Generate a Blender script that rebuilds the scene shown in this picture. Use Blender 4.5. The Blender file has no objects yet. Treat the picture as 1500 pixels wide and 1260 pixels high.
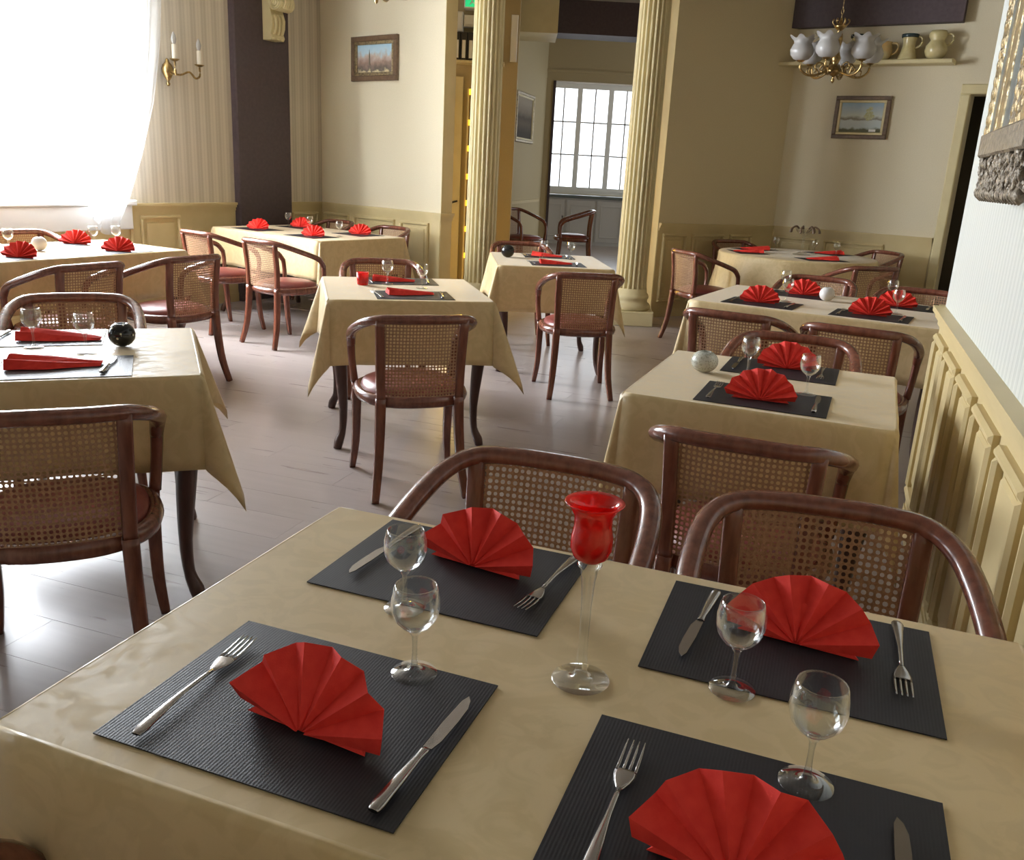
import bpy, math, random
from mathutils import Vector, Matrix
random.seed(4)
S = bpy.context.scene
COL = S.collection
PI = math.pi
R = math.radians

# ------------------------------------------------------------------ camera
cam_d = bpy.data.cameras.new('camera')
cam = bpy.data.objects.new('camera', cam_d)
COL.objects.link(cam)
def cam_axes(pitch, roll, yaw):
    f = Vector((0, math.cos(pitch), -math.sin(pitch))); r = Vector((1, 0, 0)); u = r.cross(f)
    r2 = math.cos(roll)*r + math.sin(roll)*u
    u2 = -math.sin(roll)*r + math.cos(roll)*u
    Z = Matrix.Rotation(yaw, 3, 'Z')
    return Z@r2, Z@u2, Z@f
_r, _u, _f = cam_axes(.291, .053, .345)
M = Matrix((_r, _u, -_f)).transposed().to_4x4()
M.translation = Vector((0, 0, 1.40))
cam.matrix_world = M
cam_d.sensor_fit = 'HORIZONTAL'; cam_d.sensor_width = 36; cam_d.lens = 36*1280/1500
cam_d.clip_start = .02; cam_d.clip_end = 200
S.camera = cam

# ------------------------------------------------------------------ world, exposure
W = bpy.data.worlds.new('world'); S.world = W; W.use_nodes = True
bg = W.node_tree.nodes['Background']
bg.inputs[0].default_value = (.86, .93, 1, 1); bg.inputs[1].default_value = 2.5
S.view_settings.view_transform = 'Standard'; S.view_settings.look = 'None'
S.view_settings.gamma = 1; S.view_settings.use_curve_mapping = False
S.view_settings.exposure = 0.34
S.cycles.max_bounces = 8; S.cycles.transparent_max_bounces = 16
S.cycles.caustics_reflective = False; S.cycles.caustics_refractive = False
S.cycles.sample_clamp_indirect = 6

# ------------------------------------------------------------------ room frame
COR = Vector((-5.347, 8.425))            # far left corner
WDIR = Vector((.151, .9885)).normalized()  # window wall runs south to north
PDIR = Vector((math.cos(R(-19)), math.sin(R(-19))))
WL = 11.0
W0 = COR - WL*WDIR
CEIL = 3.45
WINDOWS = [(WL-4.25, WL-2.5), (WL-7.2, WL-5.45), (WL-10.2, WL-8.45)]
WZ0, WZ1 = .98, 3.05
def daylight(u0, u1, power):
    l = bpy.data.lights.new('daylight', 'AREA'); l.shape = 'RECTANGLE'
    l.size = u1-u0+.1; l.size_y = WZ1-WZ0+.1; l.energy = power; l.color = (.90, .95, 1.0)
    o = bpy.data.objects.new('daylight', l); COL.objects.link(o)
    c = W0 + WDIR*((u0+u1)/2) + Vector((-WDIR.y, WDIR.x))*.42
    n = Vector((WDIR.y, -WDIR.x, 0))
    o.matrix_world = Matrix.Translation((c.x, c.y, (WZ0+WZ1)/2)) @ (-n).to_track_quat('Z', 'Y').to_matrix().to_4x4()
    return o
DAY = [daylight(*w, p) for w, p in zip(WINDOWS, (1150, 75, 12))]

# ------------------------------------------------------------------ materials
def new_mat(name):
    m = bpy.data.materials.new(name); m.use_nodes = True
    return m, m.node_tree, m.node_tree.nodes['Principled BSDF']
def setp(p, **k):
    for a, b in k.items():
        a = a.replace('_', ' ')
        for nm in (a, a.title()):
            if nm in p.inputs:
                p.inputs[nm].default_value = b; break
def rgba(c): return (c[0], c[1], c[2], 1)
def node(t, ty, **kw):
    n = t.nodes.new(ty)
    for k, v in kw.items(): setattr(n, k, v)
    return n
def pm(name, c, rough=.5, metal=0, c2=None, scale=20, stretch=(1, 1, 1), detail=4, bump=0, bscale=None, spec=.5, coat=0, sheen=0):
    """principled with a noise blend between two colours and an optional noise bump"""
    m, t, p = new_mat(name)
    setp(p, Roughness=rough, Metallic=metal)
    p.inputs['Specular IOR Level'].default_value = spec
    p.inputs['Coat Weight'].default_value = coat
    p.inputs['Sheen Weight'].default_value = sheen
    p.inputs['Base Color'].default_value = rgba(c)
    tc = node(t, 'ShaderNodeTexCoord'); mp = node(t, 'ShaderNodeMapping')
    mp.inputs['Scale'].default_value = stretch
    t.links.new(tc.outputs['Object'], mp.inputs[0])
    if c2:
        n = node(t, 'ShaderNodeTexNoise'); n.inputs['Scale'].default_value = scale; n.inputs['Detail'].default_value = detail
        t.links.new(mp.outputs[0], n.inputs['Vector'])
        r = node(t, 'ShaderNodeValToRGB'); r.color_ramp.elements[0].position = .35; r.color_ramp.elements[1].position = .65
        r.color_ramp.elements[0].color = rgba(c); r.color_ramp.elements[1].color = rgba(c2)
        t.links.new(n.outputs['Fac'], r.inputs[0]); t.links.new(r.outputs[0], p.inputs['Base Color'])
    if bump:
        n = node(t, 'ShaderNodeTexNoise'); n.inputs['Scale'].default_value = bscale or scale; n.inputs['Detail'].default_value = 3
        t.links.new(mp.outputs[0], n.inputs['Vector'])
        b = node(t, 'ShaderNodeBump'); b.inputs['Strength'].default_value = bump; b.inputs['Distance'].default_value = .01
        t.links.new(n.outputs['Fac'], b.inputs['Height']); t.links.new(b.outputs[0], p.inputs['Normal'])
    return m
def math_node(t, op, a, b=None):
    n = node(t, 'ShaderNodeMath', operation=op)
    for i, v in enumerate((a, b)):
        if v is None: continue
        if isinstance(v, (int, float)): n.inputs[i].default_value = v
        else: t.links.new(v, n.inputs[i])
    return n.outputs[0]
def stripes(name, ca, cb, period, rough=.6, second=None):
    """wallpaper with vertical stripes along the wall's own x axis"""
    m, t, p = new_mat(name); setp(p, Roughness=rough)
    tc = node(t, 'ShaderNodeTexCoord'); sx = node(t, 'ShaderNodeSeparateXYZ')
    t.links.new(tc.outputs['Object'], sx.inputs[0])
    s1 = math_node(t, 'SINE', math_node(t, 'MULTIPLY', sx.outputs[0], 2*PI/period))
    s2 = math_node(t, 'SINE', math_node(t, 'MULTIPLY', sx.outputs[0], 2*PI/(period*(second or .31))))
    s = math_node(t, 'ADD', math_node(t, 'MULTIPLY', s1, .32), math_node(t, 'MULTIPLY', s2, .22))
    n = node(t, 'ShaderNodeTexNoise'); n.inputs['Scale'].default_value = 90
    t.links.new(tc.outputs['Object'], n.inputs['Vector'])
    s = math_node(t, 'ADD', math_node(t, 'ADD', s, .25), math_node(t, 'MULTIPLY', n.outputs['Fac'], .5))
    r = node(t, 'ShaderNodeValToRGB'); r.color_ramp.elements[0].position = .15; r.color_ramp.elements[1].position = .85
    r.color_ramp.elements[0].color = rgba(cb); r.color_ramp.elements[1].color = rgba(ca)
    t.links.new(s, r.inputs[0]); t.links.new(r.outputs[0], p.inputs['Base Color'])
    return m
def thin_glass(name, tint=(1, 1, 1), gloss=1.0, rough=.02, base=.04):
    m, t, p = new_mat(name); t.nodes.remove(p)
    out = t.nodes['Material Output']
    tr = node(t, 'ShaderNodeBsdfTransparent'); tr.inputs[0].default_value = rgba(tint)
    gl = node(t, 'ShaderNodeBsdfGlossy'); gl.inputs['Roughness'].default_value = rough; gl.inputs[0].default_value = (1, 1, 1, 1)
    lw = node(t, 'ShaderNodeLayerWeight'); lw.inputs[0].default_value = .5
    f = math_node(t, 'ADD', math_node(t, 'MULTIPLY', math_node(t, 'POWER', lw.outputs['Facing'], 2.3), gloss), base)
    mx = node(t, 'ShaderNodeMixShader'); t.links.new(f, mx.inputs[0]); t.links.new(tr.outputs[0], mx.inputs[1]); t.links.new(gl.outputs[0], mx.inputs[2])
    t.links.new(mx.outputs[0], out.inputs[0])
    return m
def red_glass():
    m = thin_glass('red_glass', (.80, .03, .02), .35, .05, .04); t = m.node_tree
    mx = [n for n in t.nodes if n.type == 'MIX_SHADER'][0]; tr = [n for n in t.nodes if n.type == 'BSDF_TRANSPARENT'][0]
    df = node(t, 'ShaderNodeBsdfDiffuse'); df.inputs[0].default_value = (.72, .02, .012, 1)
    tl = node(t, 'ShaderNodeBsdfTranslucent'); tl.inputs[0].default_value = (.9, .03, .02, 1)
    a = node(t, 'ShaderNodeMixShader'); a.inputs[0].default_value = .5; t.links.new(df.outputs[0], a.inputs[1]); t.links.new(tl.outputs[0], a.inputs[2])
    b = node(t, 'ShaderNodeMixShader'); b.inputs[0].default_value = .6; t.links.new(tr.outputs[0], b.inputs[1]); t.links.new(a.outputs[0], b.inputs[2])
    t.links.new(b.outputs[0], mx.inputs[1]); return m
def emit(name, c, s):
    m, t, p = new_mat(name); setp(p, Roughness=.5)
    p.inputs['Base Color'].default_value = rgba(c); p.inputs['Emission Color'].default_value = rgba(c); p.inputs['Emission Strength'].default_value = s
    return m

MT = {}
MT['wood'] = pm('mahogany', (.115, .034, .020), .27, c2=(.185, .058, .033), scale=9, stretch=(6, 6, 1), bump=.02, coat=.35)
MT['cane'] = pm('cane', (.27, .140, .072), .5, c2=(.38, .215, .115), scale=160, bump=.25, bscale=420)
MT['leather'] = pm('red_leather', (.17, .032, .026), .38, c2=(.215, .045, .035), scale=14, bump=.06, bscale=160)
MT['tablewood'] = pm('table_wood', (.045, .016, .011), .4, c2=(.07, .026, .017), scale=8, stretch=(5, 5, 1))
MT['steel'] = pm('steel', (.36, .34, .33), .2, 1)
MT['napkin'] = pm('red_paper', (.66, .036, .026), .75, c2=(.72, .048, .034), scale=60, bump=.05, bscale=500, spec=.2)
MT['glass'] = thin_glass('clear_glass', (.97, .98, .98), 1.0, .045, .045)
MT['redglass'] = red_glass()
MT['pane'] = thin_glass('window_glass', (1, 1, 1), .4, .0, .0)
MT['cream'] = pm('cream_paint', (.62, .53, .30), .45, c2=(.66, .57, .33), scale=6)
MT['wainscot'] = pm('wainscot_paint', (.55, .44, .225), .42, c2=(.59, .475, .25), scale=5)
MT['paper_plain'] = pm('beige_paper', (.66, .585, .42), .7, c2=(.70, .625, .455), scale=120, bump=.15, bscale=260)
MT['paper_hall_dim'] = pm('hall_paper_dim', (.43, .345, .19), .7, c2=(.46, .37, .205), scale=110, bump=.12, bscale=240)  # darker copy of the wallpaper: the hall's low light is put into the colour
MT['paper_alcove'] = pm('alcove_paper_lit', (.62, .53, .345), .7, c2=(.66, .565, .375), scale=110, bump=.12, bscale=240)  # lighter copy for the alcove: missing ambient light is put into the colour
MT['paper_left'] = stripes('striped_paper_beige', (.60, .53, .425), (.47, .41, .32), .125)
MT['paper_right'] = stripes('striped_paper_pale', (.62, .635, .60), (.51, .53, .50), .05, second=.43)
MT['dark'] = pm('aubergine_paint', (.050, .030, .033), .6, c2=(.062, .040, .042), scale=30)
MT['white'] = pm('white_paint', (.80, .80, .78), .5)
MT['ceiling'] = pm('ceiling_paint', (.36, .32, .26), .8)
MT['brass'] = pm('aged_brass', (.42, .29, .12), .3, 1, c2=(.22, .15, .07), scale=40)
MT['black'] = pm('black_gloss', (.012, .012, .013), .15)
MT['iron'] = pm('black_iron', (.02, .018, .016), .45)
MT['milk'] = pm('frosted_shade', (.42, .41, .40), .25)
MT['candle'] = pm('ivory_candle', (.75, .70, .60), .5)
MT['clay'] = pm('glazed_clay', (.50, .42, .20), .22, c2=(.58, .50, .28), scale=12)
MT['clay2'] = pm('ochre_clay', (.52, .33, .12), .25, c2=(.45, .38, .2), scale=9)
MT['claydark'] = pm('dark_glaze', (.03, .05, .055), .2)
MT['grey'] = pm('grey_cabinet_paint', (.42, .40, .37), .45)
MT['gold'] = pm('worn_gilt', (.40, .31, .17), .38, .8, c2=(.20, .155, .095), scale=45, bump=.5, bscale=70)
MT['gilt_dark'] = pm('blackened_gilt', (.13, .105, .075), .5, .3, c2=(.25, .205, .145), scale=55, bump=.9, bscale=60)
MT['bluegrey'] = pm('blue_grey_lacquer', (.10, .12, .12), .35)
MT['frame_brown'] = pm('brown_frame', (.10, .06, .035), .35, c2=(.15, .09, .05), scale=30)
MT['amber'] = emit('amber_light', (1.0, .56, .03), 2.2)
MT['bottle'] = pm('amber_bottle', (.35, .09, .01), .15)
MT['green'] = emit('green_sign', (.02, .55, .20), .8)
MT['mirror'] = pm('mirror_glass', (.8, .82, .82), .03, 1)
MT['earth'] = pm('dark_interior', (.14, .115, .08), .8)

def mat_cloth():
    m, t, p = new_mat('damask_cloth'); setp(p, Roughness=.55)
    p.inputs['Sheen Weight'].default_value = .25; p.inputs['Sheen Roughness'].default_value = .4
    p.inputs['Specular IOR Level'].default_value = .45
    tc = node(t, 'ShaderNodeTexCoord')
    n = node(t, 'ShaderNodeTexNoise'); n.inputs['Scale'].default_value = 13; n.inputs['Detail'].default_value = 5; n.inputs['Distortion'].default_value = 2.2
    t.links.new(tc.outputs['Object'], n.inputs['Vector'])
    r = node(t, 'ShaderNodeValToRGB'); r.color_ramp.elements[0].position = .44; r.color_ramp.elements[1].position = .56
    r.color_ramp.elements[0].color = rgba((.65, .50, .265)); r.color_ramp.elements[1].color = rgba((.71, .555, .31))
    t.links.new(n.outputs['Fac'], r.inputs[0]); t.links.new(r.outputs[0], p.inputs['Base Color'])
    rr = node(t, 'ShaderNodeMapRange'); rr.inputs[1].default_value = .42; rr.inputs[2].default_value = .58; rr.inputs[3].default_value = .36; rr.inputs[4].default_value = .62
    t.links.new(n.outputs['Fac'], rr.inputs[0]); t.links.new(rr.outputs[0], p.inputs['Roughness'])
    w = node(t, 'ShaderNodeTexNoise'); w.inputs['Scale'].default_value = 9; t.links.new(tc.outputs['Object'], w.inputs['Vector'])
    b = node(t, 'ShaderNodeBump'); b.inputs['Strength'].default_value = .18; b.inputs['Distance'].default_value = .01
    t.links.new(w.outputs['Fac'], b.inputs['Height']); t.links.new(b.outputs[0], p.inputs['Normal'])
    # a little light passes through the hanging sides
    out = t.nodes['Material Output']
    tl = node(t, 'ShaderNodeBsdfTranslucent'); tl.inputs[0].default_value = (.95, .66, .24, 1)
    mx = node(t, 'ShaderNodeMixShader'); mx.inputs[0].default_value = .17
    t.links.new(p.outputs[0], mx.inputs[1]); t.links.new(tl.outputs[0], mx.inputs[2]); t.links.new(mx.outputs[0], out.inputs[0])
    return m
MT['cloth'] = mat_cloth()
def mat_mat():
    m, t, p = new_mat('ribbed_black_mat'); setp(p, Roughness=.52)
    p.inputs['Specular IOR Level'].default_value = .35
    p.inputs['Base Color'].default_value = (.013, .012, .015, 1)
    tc = node(t, 'ShaderNodeTexCoord'); w = node(t, 'ShaderNodeTexWave'); w.inputs['Scale'].default_value = 75; w.bands_direction = 'X'
    w.inputs['Distortion'].default_value = .4
    t.links.new(tc.outputs['Object'], w.inputs['Vector'])
    b = node(t, 'ShaderNodeBump'); b.inputs['Strength'].default_value = .09; b.inputs['Distance'].default_value = .002
    t.links.new(w.outputs['Fac'], b.inputs['Height']); t.links.new(b.outputs[0], p.inputs['Normal'])
    return m
MT['mat'] = mat_mat()
def mat_board():
    m, t, p = new_mat('laminate_board'); setp(p, Roughness=.27)
    p.inputs['Specular IOR Level'].default_value = .55
    tc = node(t, 'ShaderNodeTexCoord'); oi = node(t, 'ShaderNodeObjectInfo')
    mp = node(t, 'ShaderNodeMapping'); mp.inputs['Scale'].default_value = (1.2, 14, 1)
    ad = node(t, 'ShaderNodeVectorMath', operation='ADD'); t.links.new(tc.outputs['Object'], ad.inputs[0])
    cm = node(t, 'ShaderNodeCombineXYZ'); t.links.new(math_node(t, 'MULTIPLY', oi.outputs['Random'], 37.), cm.inputs[0]); t.links.new(cm.outputs[0], ad.inputs[1])
    t.links.new(ad.outputs[0], mp.inputs[0])
    n = node(t, 'ShaderNodeTexNoise'); n.inputs['Scale'].default_value = 1.6; n.inputs['Detail'].default_value = 5; t.links.new(mp.outputs[0], n.inputs['Vector'])
    s = math_node(t, 'ADD', math_node(t, 'MULTIPLY', n.outputs['Fac'], .8), math_node(t, 'MULTIPLY', oi.outputs['Random'], .28))
    r = node(t, 'ShaderNodeValToRGB'); r.color_ramp.elements[0].position = .25; r.color_ramp.elements[1].position = .85
    r.color_ramp.elements[0].color = rgba((.34, .287, .27)); r.color_ramp.elements[1].color = rgba((.415, .355, .335))
    t.links.new(s, r.inputs[0]); t.links.new(r.outputs[0], p.inputs['Base Color'])
    rr = math_node(t, 'ADD', math_node(t, 'MULTIPLY', n.outputs['Fac'], .07), .25); t.links.new(rr, p.inputs['Roughness'])
    return m
MT['board'] = mat_board()
def mat_sheer():
    m, t, p = new_mat('sheer_curtain'); t.nodes.remove(p); out = t.nodes['Material Output']
    tr = node(t, 'ShaderNodeBsdfTransparent'); tl = node(t, 'ShaderNodeBsdfTranslucent'); tl.inputs[0].default_value = (.9, .92, .95, 1)
    df = node(t, 'ShaderNodeBsdfDiffuse'); df.inputs[0].default_value = (.86, .88, .9, 1)
    a = node(t, 'ShaderNodeMixShader'); a.inputs[0].default_value = .5; t.links.new(tl.outputs[0], a.inputs[1]); t.links.new(df.outputs[0], a.inputs[2])
    b = node(t, 'ShaderNodeMixShader'); b.inputs[0].default_value = .62; t.links.new(tr.outputs[0], b.inputs[1]); t.links.new(a.outputs[0], b.inputs[2])
    t.links.new(b.outputs[0], out.inputs[0]); return m
MT['sheer'] = mat_sheer()
def mat_speckle(name, c, c2, scale, lo, hi, rough):
    m, t, p = new_mat(name); setp(p, Roughness=rough)
    tc = node(t, 'ShaderNodeTexCoord'); n = node(t, 'ShaderNodeTexVoronoi'); n.inputs['Scale'].default_value = scale
    t.links.new(tc.outputs['Object'], n.inputs['Vector'])
    r = node(t, 'ShaderNodeValToRGB'); r.color_ramp.elements[0].position = lo; r.color_ramp.elements[1].position = hi
    r.color_ramp.elements[0].color = rgba(c); r.color_ramp.elements[1].color = rgba(c2)
    t.links.new(n.outputs['Distance'], r.inputs[0]); t.links.new(r.outputs[0], p.inputs['Base Color']); return m
MT['crackle'] = mat_speckle('crackled_green_glass', (.30, .30, .24), (.52, .52, .46), 150, .1, .6, .25)
MT['blackpat'] = mat_speckle('black_ball_flecks', (.62, .60, .45), (.010, .010, .012), 42, .13, .19, .12)
MT['frost'] = pm('frosted_white_glass', (.74, .72, .72), .4)
def mat_scene(name, kind):
    """flat painted landscape on the canvas's own x and z"""
    m, t, p = new_mat(name); setp(p, Roughness=.85)
    tc = node(t, 'ShaderNodeTexCoord'); sx = node(t, 'ShaderNodeSeparateXYZ'); t.links.new(tc.outputs['Object'], sx.inputs[0])
    n = node(t, 'ShaderNodeTexNoise'); n.inputs['Scale'].default_value = 16; n.inputs['Detail'].default_value = 6; t.links.new(tc.outputs['Object'], n.inputs['Vector'])
    big = node(t, 'ShaderNodeTexNoise'); big.inputs['Scale'].default_value = 9; t.links.new(tc.outputs['Object'], big.inputs['Vector'])
    z = math_node(t, 'ADD', math_node(t, 'MULTIPLY', sx.outputs[2], 2.6), .5)
    z = math_node(t, 'ADD', z, math_node(t, 'MULTIPLY', math_node(t, 'SUBTRACT', n.outputs['Fac'], .5), .42 if kind == 0 else .18))
    r = node(t, 'ShaderNodeValToRGB'); e = r.color_ramp.elements
    if kind == 0: stops = [(0, (.30, .22, .12)), (.16, (.62, .52, .30)), (.24, (.10, .08, .06)), (.40, (.26, .17, .13)), (.55, (.45, .36, .30)), (.66, (.45, .60, .68)), (1, (.30, .50, .66))]
    elif kind == 1: stops = [(0, (.08, .08, .05)), (.20, (.12, .12, .07)), (.26, (.50, .56, .58)), (.42, (.55, .60, .60)), (.46, (.22, .20, .16)), (.54, (.60, .64, .60)), (1, (.24, .42, .66))]
    else: stops = [(0, (.06, .05, .04)), (.3, (.14, .11, .08)), (.5, (.10, .08, .06)), (.7, (.24, .20, .15)), (1, (.34, .29, .22))]
    e[0].position, e[0].color = stops[0][0], rgba(stops[0][1]); e[1].position, e[1].color = stops[-1][0], rgba(stops[-1][1])
    for ps, c in stops[1:-1]:
        q = e.new(ps); q.color = rgba(c)
    t.links.new(z, r.inputs[0]); last = r.outputs[0]
    t.links.new(last, p.inputs['Base Color']); return m

# ------------------------------------------------------------------ mesh helpers
class MB:
    def __init__(s): s.v = []; s.f = []; s.sm = []
    def add(s, vs, fs, smooth=False):
        k = len(s.v); s.v += [tuple(a) for a in vs]; s.f += [tuple(i+k for i in f) for f in fs]; s.sm += [smooth]*len(fs); return s
    def box(s, x0, x1, y0, y1, z0, z1):
        vs = [(x, y, z) for z in (z0, z1) for y in (y0, y1) for x in (x0, x1)]
        return s.add(vs, [(0, 2, 3, 1), (4, 5, 7, 6), (0, 1, 5, 4), (2, 6, 7, 3), (0, 4, 6, 2), (1, 3, 7, 5)])
    def bbox(s, x0, x1, y0, y1, z0, z1, b):
        """box with a chamfered outline all round the front (-y) and back"""
        vs = []; fs = []
        ring = lambda y, i: [(x0+i, y, z0+i), (x1-i, y, z0+i), (x1-i, y, z1-i), (x0+i, y, z1-i)]
        for y, i in ((y0, b), (y0+b, 0), (y1, 0)): vs += ring(y, i)
        for k in range(2):
            for j in range(4): fs.append((4*k+j, 4*k+(j+1) % 4, 4*k+4+(j+1) % 4, 4*k+4+j))
        fs += [(3, 2, 1, 0), (8, 9, 10, 11)]
        fs = [tuple(reversed(f)) for f in fs]
        return s.add(vs, fs)
    def tube(s, pts, rad, n=8, up=(0, 0, 1), closed=False, caps=True, sub=4, smooth=True, square=False):
        """sweep an ellipse (or a rounded square) along a smoothed path; rad: one (a, b) or one for each point"""
        P = [Vector(p) for p in pts]
        if not isinstance(rad, list): rad = [rad]*len(P)
        rad = [r if isinstance(r, tuple) else (r, r) for r in rad]
        Q = []; RR = []; N = len(P)
        segs = N if closed else N-1
        for i in range(segs):
            g = lambda j: P[j % N] if closed else P[max(0, min(N-1, j))]
            p0, p1, p2, p3 = g(i-1), g(i), g(i+1), g(i+2)
            r1, r2 = rad[i], rad[(i+1) % N]
            for k in range(sub):
                t = k/sub
                Q.append(.5*((2*p1)+(p2-p0)*t+(2*p0-5*p1+4*p2-p3)*t*t+(3*p1-p0-3*p2+p3)*t**3))
                RR.append((r1[0]*(1-t)+r2[0]*t, r1[1]*(1-t)+r2[1]*t))
        if not closed: Q.append(P[-1]); RR.append(rad[-1])
        vs = []; L = len(Q); up = Vector(up)
        for i in range(L):
            a = Q[(i-1) % L] if closed or i else Q[0]; b = Q[(i+1) % L] if closed or i < L-1 else Q[-1]
            t = (b-a).normalized(); sd = t.cross(up)
            if sd.length < 1e-4: sd = t.cross(Vector((0, 1, 0)))
            sd.normalize(); nn = sd.cross(t)
            for k in range(n):
                an = 2*PI*k/n + (PI/n if square else 0)
                c, q = math.cos(an), math.sin(an)
                if square:
                    e = .35; c = math.copysign(abs(c)**e, c); q = math.copysign(abs(q)**e, q)
                vs.append(Q[i]+sd*(RR[i][0]*c)+nn*(RR[i][1]*q))
        fs = []
        for i in range(L if closed else L-1):
            j = (i+1) % L
            for k in range(n): fs.append((i*n+k, i*n+(k+1) % n, j*n+(k+1) % n, j*n+k))
        s.add(vs, fs, smooth)
        if caps and not closed:
            k = len(s.v)-len(vs)
            s.f += [tuple(range(k+n-1, k-1, -1)), tuple(range(k+(L-1)*n, k+L*n))]; s.sm += [False, False]
        return s
    def lathe(s, prof, n=20, c=(0, 0, 0), smooth=True, ripple=None):
        vs = []; fs = []
        for i, (r, z) in enumerate(prof):
            for k in range(n):
                a = 2*PI*k/n; rr = r; zz = z
                if ripple: rr, zz = ripple(i, a, r, z)
                vs.append((c[0]+rr*math.cos(a), c[1]+rr*math.sin(a), c[2]+zz))
        for i in range(len(prof)-1):
            for k in range(n): fs.append((i*n+k, i*n+(k+1) % n, (i+1)*n+(k+1) % n, (i+1)*n+k))
        s.add(vs, fs, smooth)
        k0 = len(s.v)-len(vs)
        if prof[0][0] > 1e-4 and prof[0][0] < 9: pass
        return s
    def prism(s, poly, y0, y1):
        """polygon in x,z extruded along y"""
        n = len(poly); vs = [(x, y0, z) for x, z in poly]+[(x, y1, z) for x, z in poly]
        fs = [tuple(range(n)), tuple(range(2*n-1, n-1, -1))]+[(i, i+n, (i+1) % n+n, (i+1) % n) for i in range(n)]
        return s.add(vs, fs)
    def mesh(s, name, mat):
        m = bpy.data.meshes.new(name); m.from_pydata(s.v, [], s.f); m.update()
        m.polygons.foreach_set('use_smooth', s.sm)
        if mat: m.materials.append(MT[mat] if isinstance(mat, str) else mat)
        return m
    def build(s, name, mat, parent=None, loc=(0, 0, 0), rz=0):
        return place(name, s.mesh(name, mat), parent, loc, rz)
def place(name, mesh, parent=None, loc=(0, 0, 0), rz=0):
    o = bpy.data.objects.new(name, mesh); COL.objects.link(o); o.location = loc; o.rotation_euler = (0, 0, rz)
    if parent: o.parent = parent
    return o
def empty(name, loc=(0, 0, 0), rz=0):
    o = place(name, None, None, loc, rz); o.empty_display_size = .1; return o
def tag(o, label, cat, group=None):
    o['label'] = label; o['category'] = cat
    if group: o['group'] = group
    return o
def struct(o, label=None):
    o['kind'] = 'structure'
    if label: o['label'] = label
    return o
def copy_tree(o, parent=None):
    c = o.copy(); COL.objects.link(c); c.parent = parent
    for ch in o.children: copy_tree(ch, c)
    return c

# ------------------------------------------------------------------ floor
fl = MB().box(-9, 4, -4, 20, -.12, -.006).build('floor', 'board'); struct(fl)
fang = R(1)
bm_ = {}
def board_mesh(L):
    k = round(L, 2)
    if k not in bm_:
        g = .0004; b = .0003
        m = MB(); x0, x1, y0, y1 = g, L-g, g, .2-g
        vs = [(x0, y0, -.006), (x1, y0, -.006), (x1, y1, -.006), (x0, y1, -.006), (x0, y0, -b), (x1, y0, -b), (x1, y1, -b), (x0, y1, -b), (x0+b, y0+b, 0), (x1-b, y0+b, 0), (x1-b, y1-b, 0), (x0+b, y1-b, 0)]
        fs = [(8, 9, 10, 11)]+[(i, (i+1) % 4, 4+(i+1) % 4, 4+i) for i in range(4)]+[(4+i, 4+(i+1) % 4, 8+(i+1) % 4, 8+i) for i in range(4)]
        m.add(vs, fs); bm_[k] = m.mesh('floor_board', 'board')
    return bm_[k]
fo = Vector((-6.6, 4.5)); fd = Vector((math.cos(fang), math.sin(fang))); fn = Vector((-fd.y, fd.x))
nb = 0
for row in range(-18, 38):
    # a row of boards; the visible floor lies between these limits
    for k in range(-1, 7):
        off = (row*.47) % 1.3
        a = fo + fd*(k*1.3-off) + fn*(row*.2)
        mid = a + fd*.65 + fn*.1
        if mid.y < .9 or mid.y > 9.2 or mid.x > .5 or mid.x < -5.6: continue
        if mid.y < 1.9 and mid.x > -.75: continue
        if mid.y > 5.2 and mid.x < -5.1: continue
        if mid.x < -3.2-.35*(mid.y) : continue
        if mid.x > -.4 and mid.y > 1: continue
        nb += 1
        place('floor_board', board_mesh(1.3), fl, (a.x, a.y, 0), fang)
# the hall and the room behind it lie one step higher
st = MB().box(0, 5.2, 0, 8.2, 0, .12).build('floor_raised_hall', 'board', None, (-5.9, 9.72, -.0), R(20)); struct(st)
struct(MB().box(-9, 4, -4, 20, CEIL, CEIL+.12).build('ceiling', 'ceiling'))

# ------------------------------------------------------------------ walls
def wall(name, p0, p1, mat, z0=0, z1=CEIL, th=.22, holes=()):
    """room side on the right when walking p0 -> p1; local x along the wall, -y into the room"""
    p0 = Vector(p0); p1 = Vector(p1); d = p1-p0; L = d.length
    m = MB(); x = 0
    for (a, b, c, e) in sorted(holes):
        if a > x: m.box(x, a, 0, th, z0, z1)
        if c > z0: m.box(a, b, 0, th, z0, c)
        if e < z1: m.box(a, b, 0, th, e, z1)
        x = b
    if x < L: m.box(x, L, 0, th, z0, z1)
    o = m.build(name, mat, None, (p0.x, p0.y, 0), math.atan2(d.y, d.x)); struct(o)
    o['L'] = L
    return o
pcache = {}
def panel_mesh(w, z0, z1):
    k = (round(w, 2), round(z0, 2), round(z1, 2))
    if k not in pcache:
        m = MB(); b = .028
        for (x0, x1, a, c) in ((0, w, z0, z0+b), (0, w, z1-b, z1), (0, b, z0+b, z1-b), (w-b, w, z0+b, z1-b)):
            m.bbox(x0, x1, -.026, 0, a, c, .010)
        m.bbox(b+.03, w-b-.03, -.010, 0, z0+b+.03, z1-b-.03, .008)
        pcache[k] = m.mesh('panel', 'wainscot')
    return pcache[k]
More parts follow.
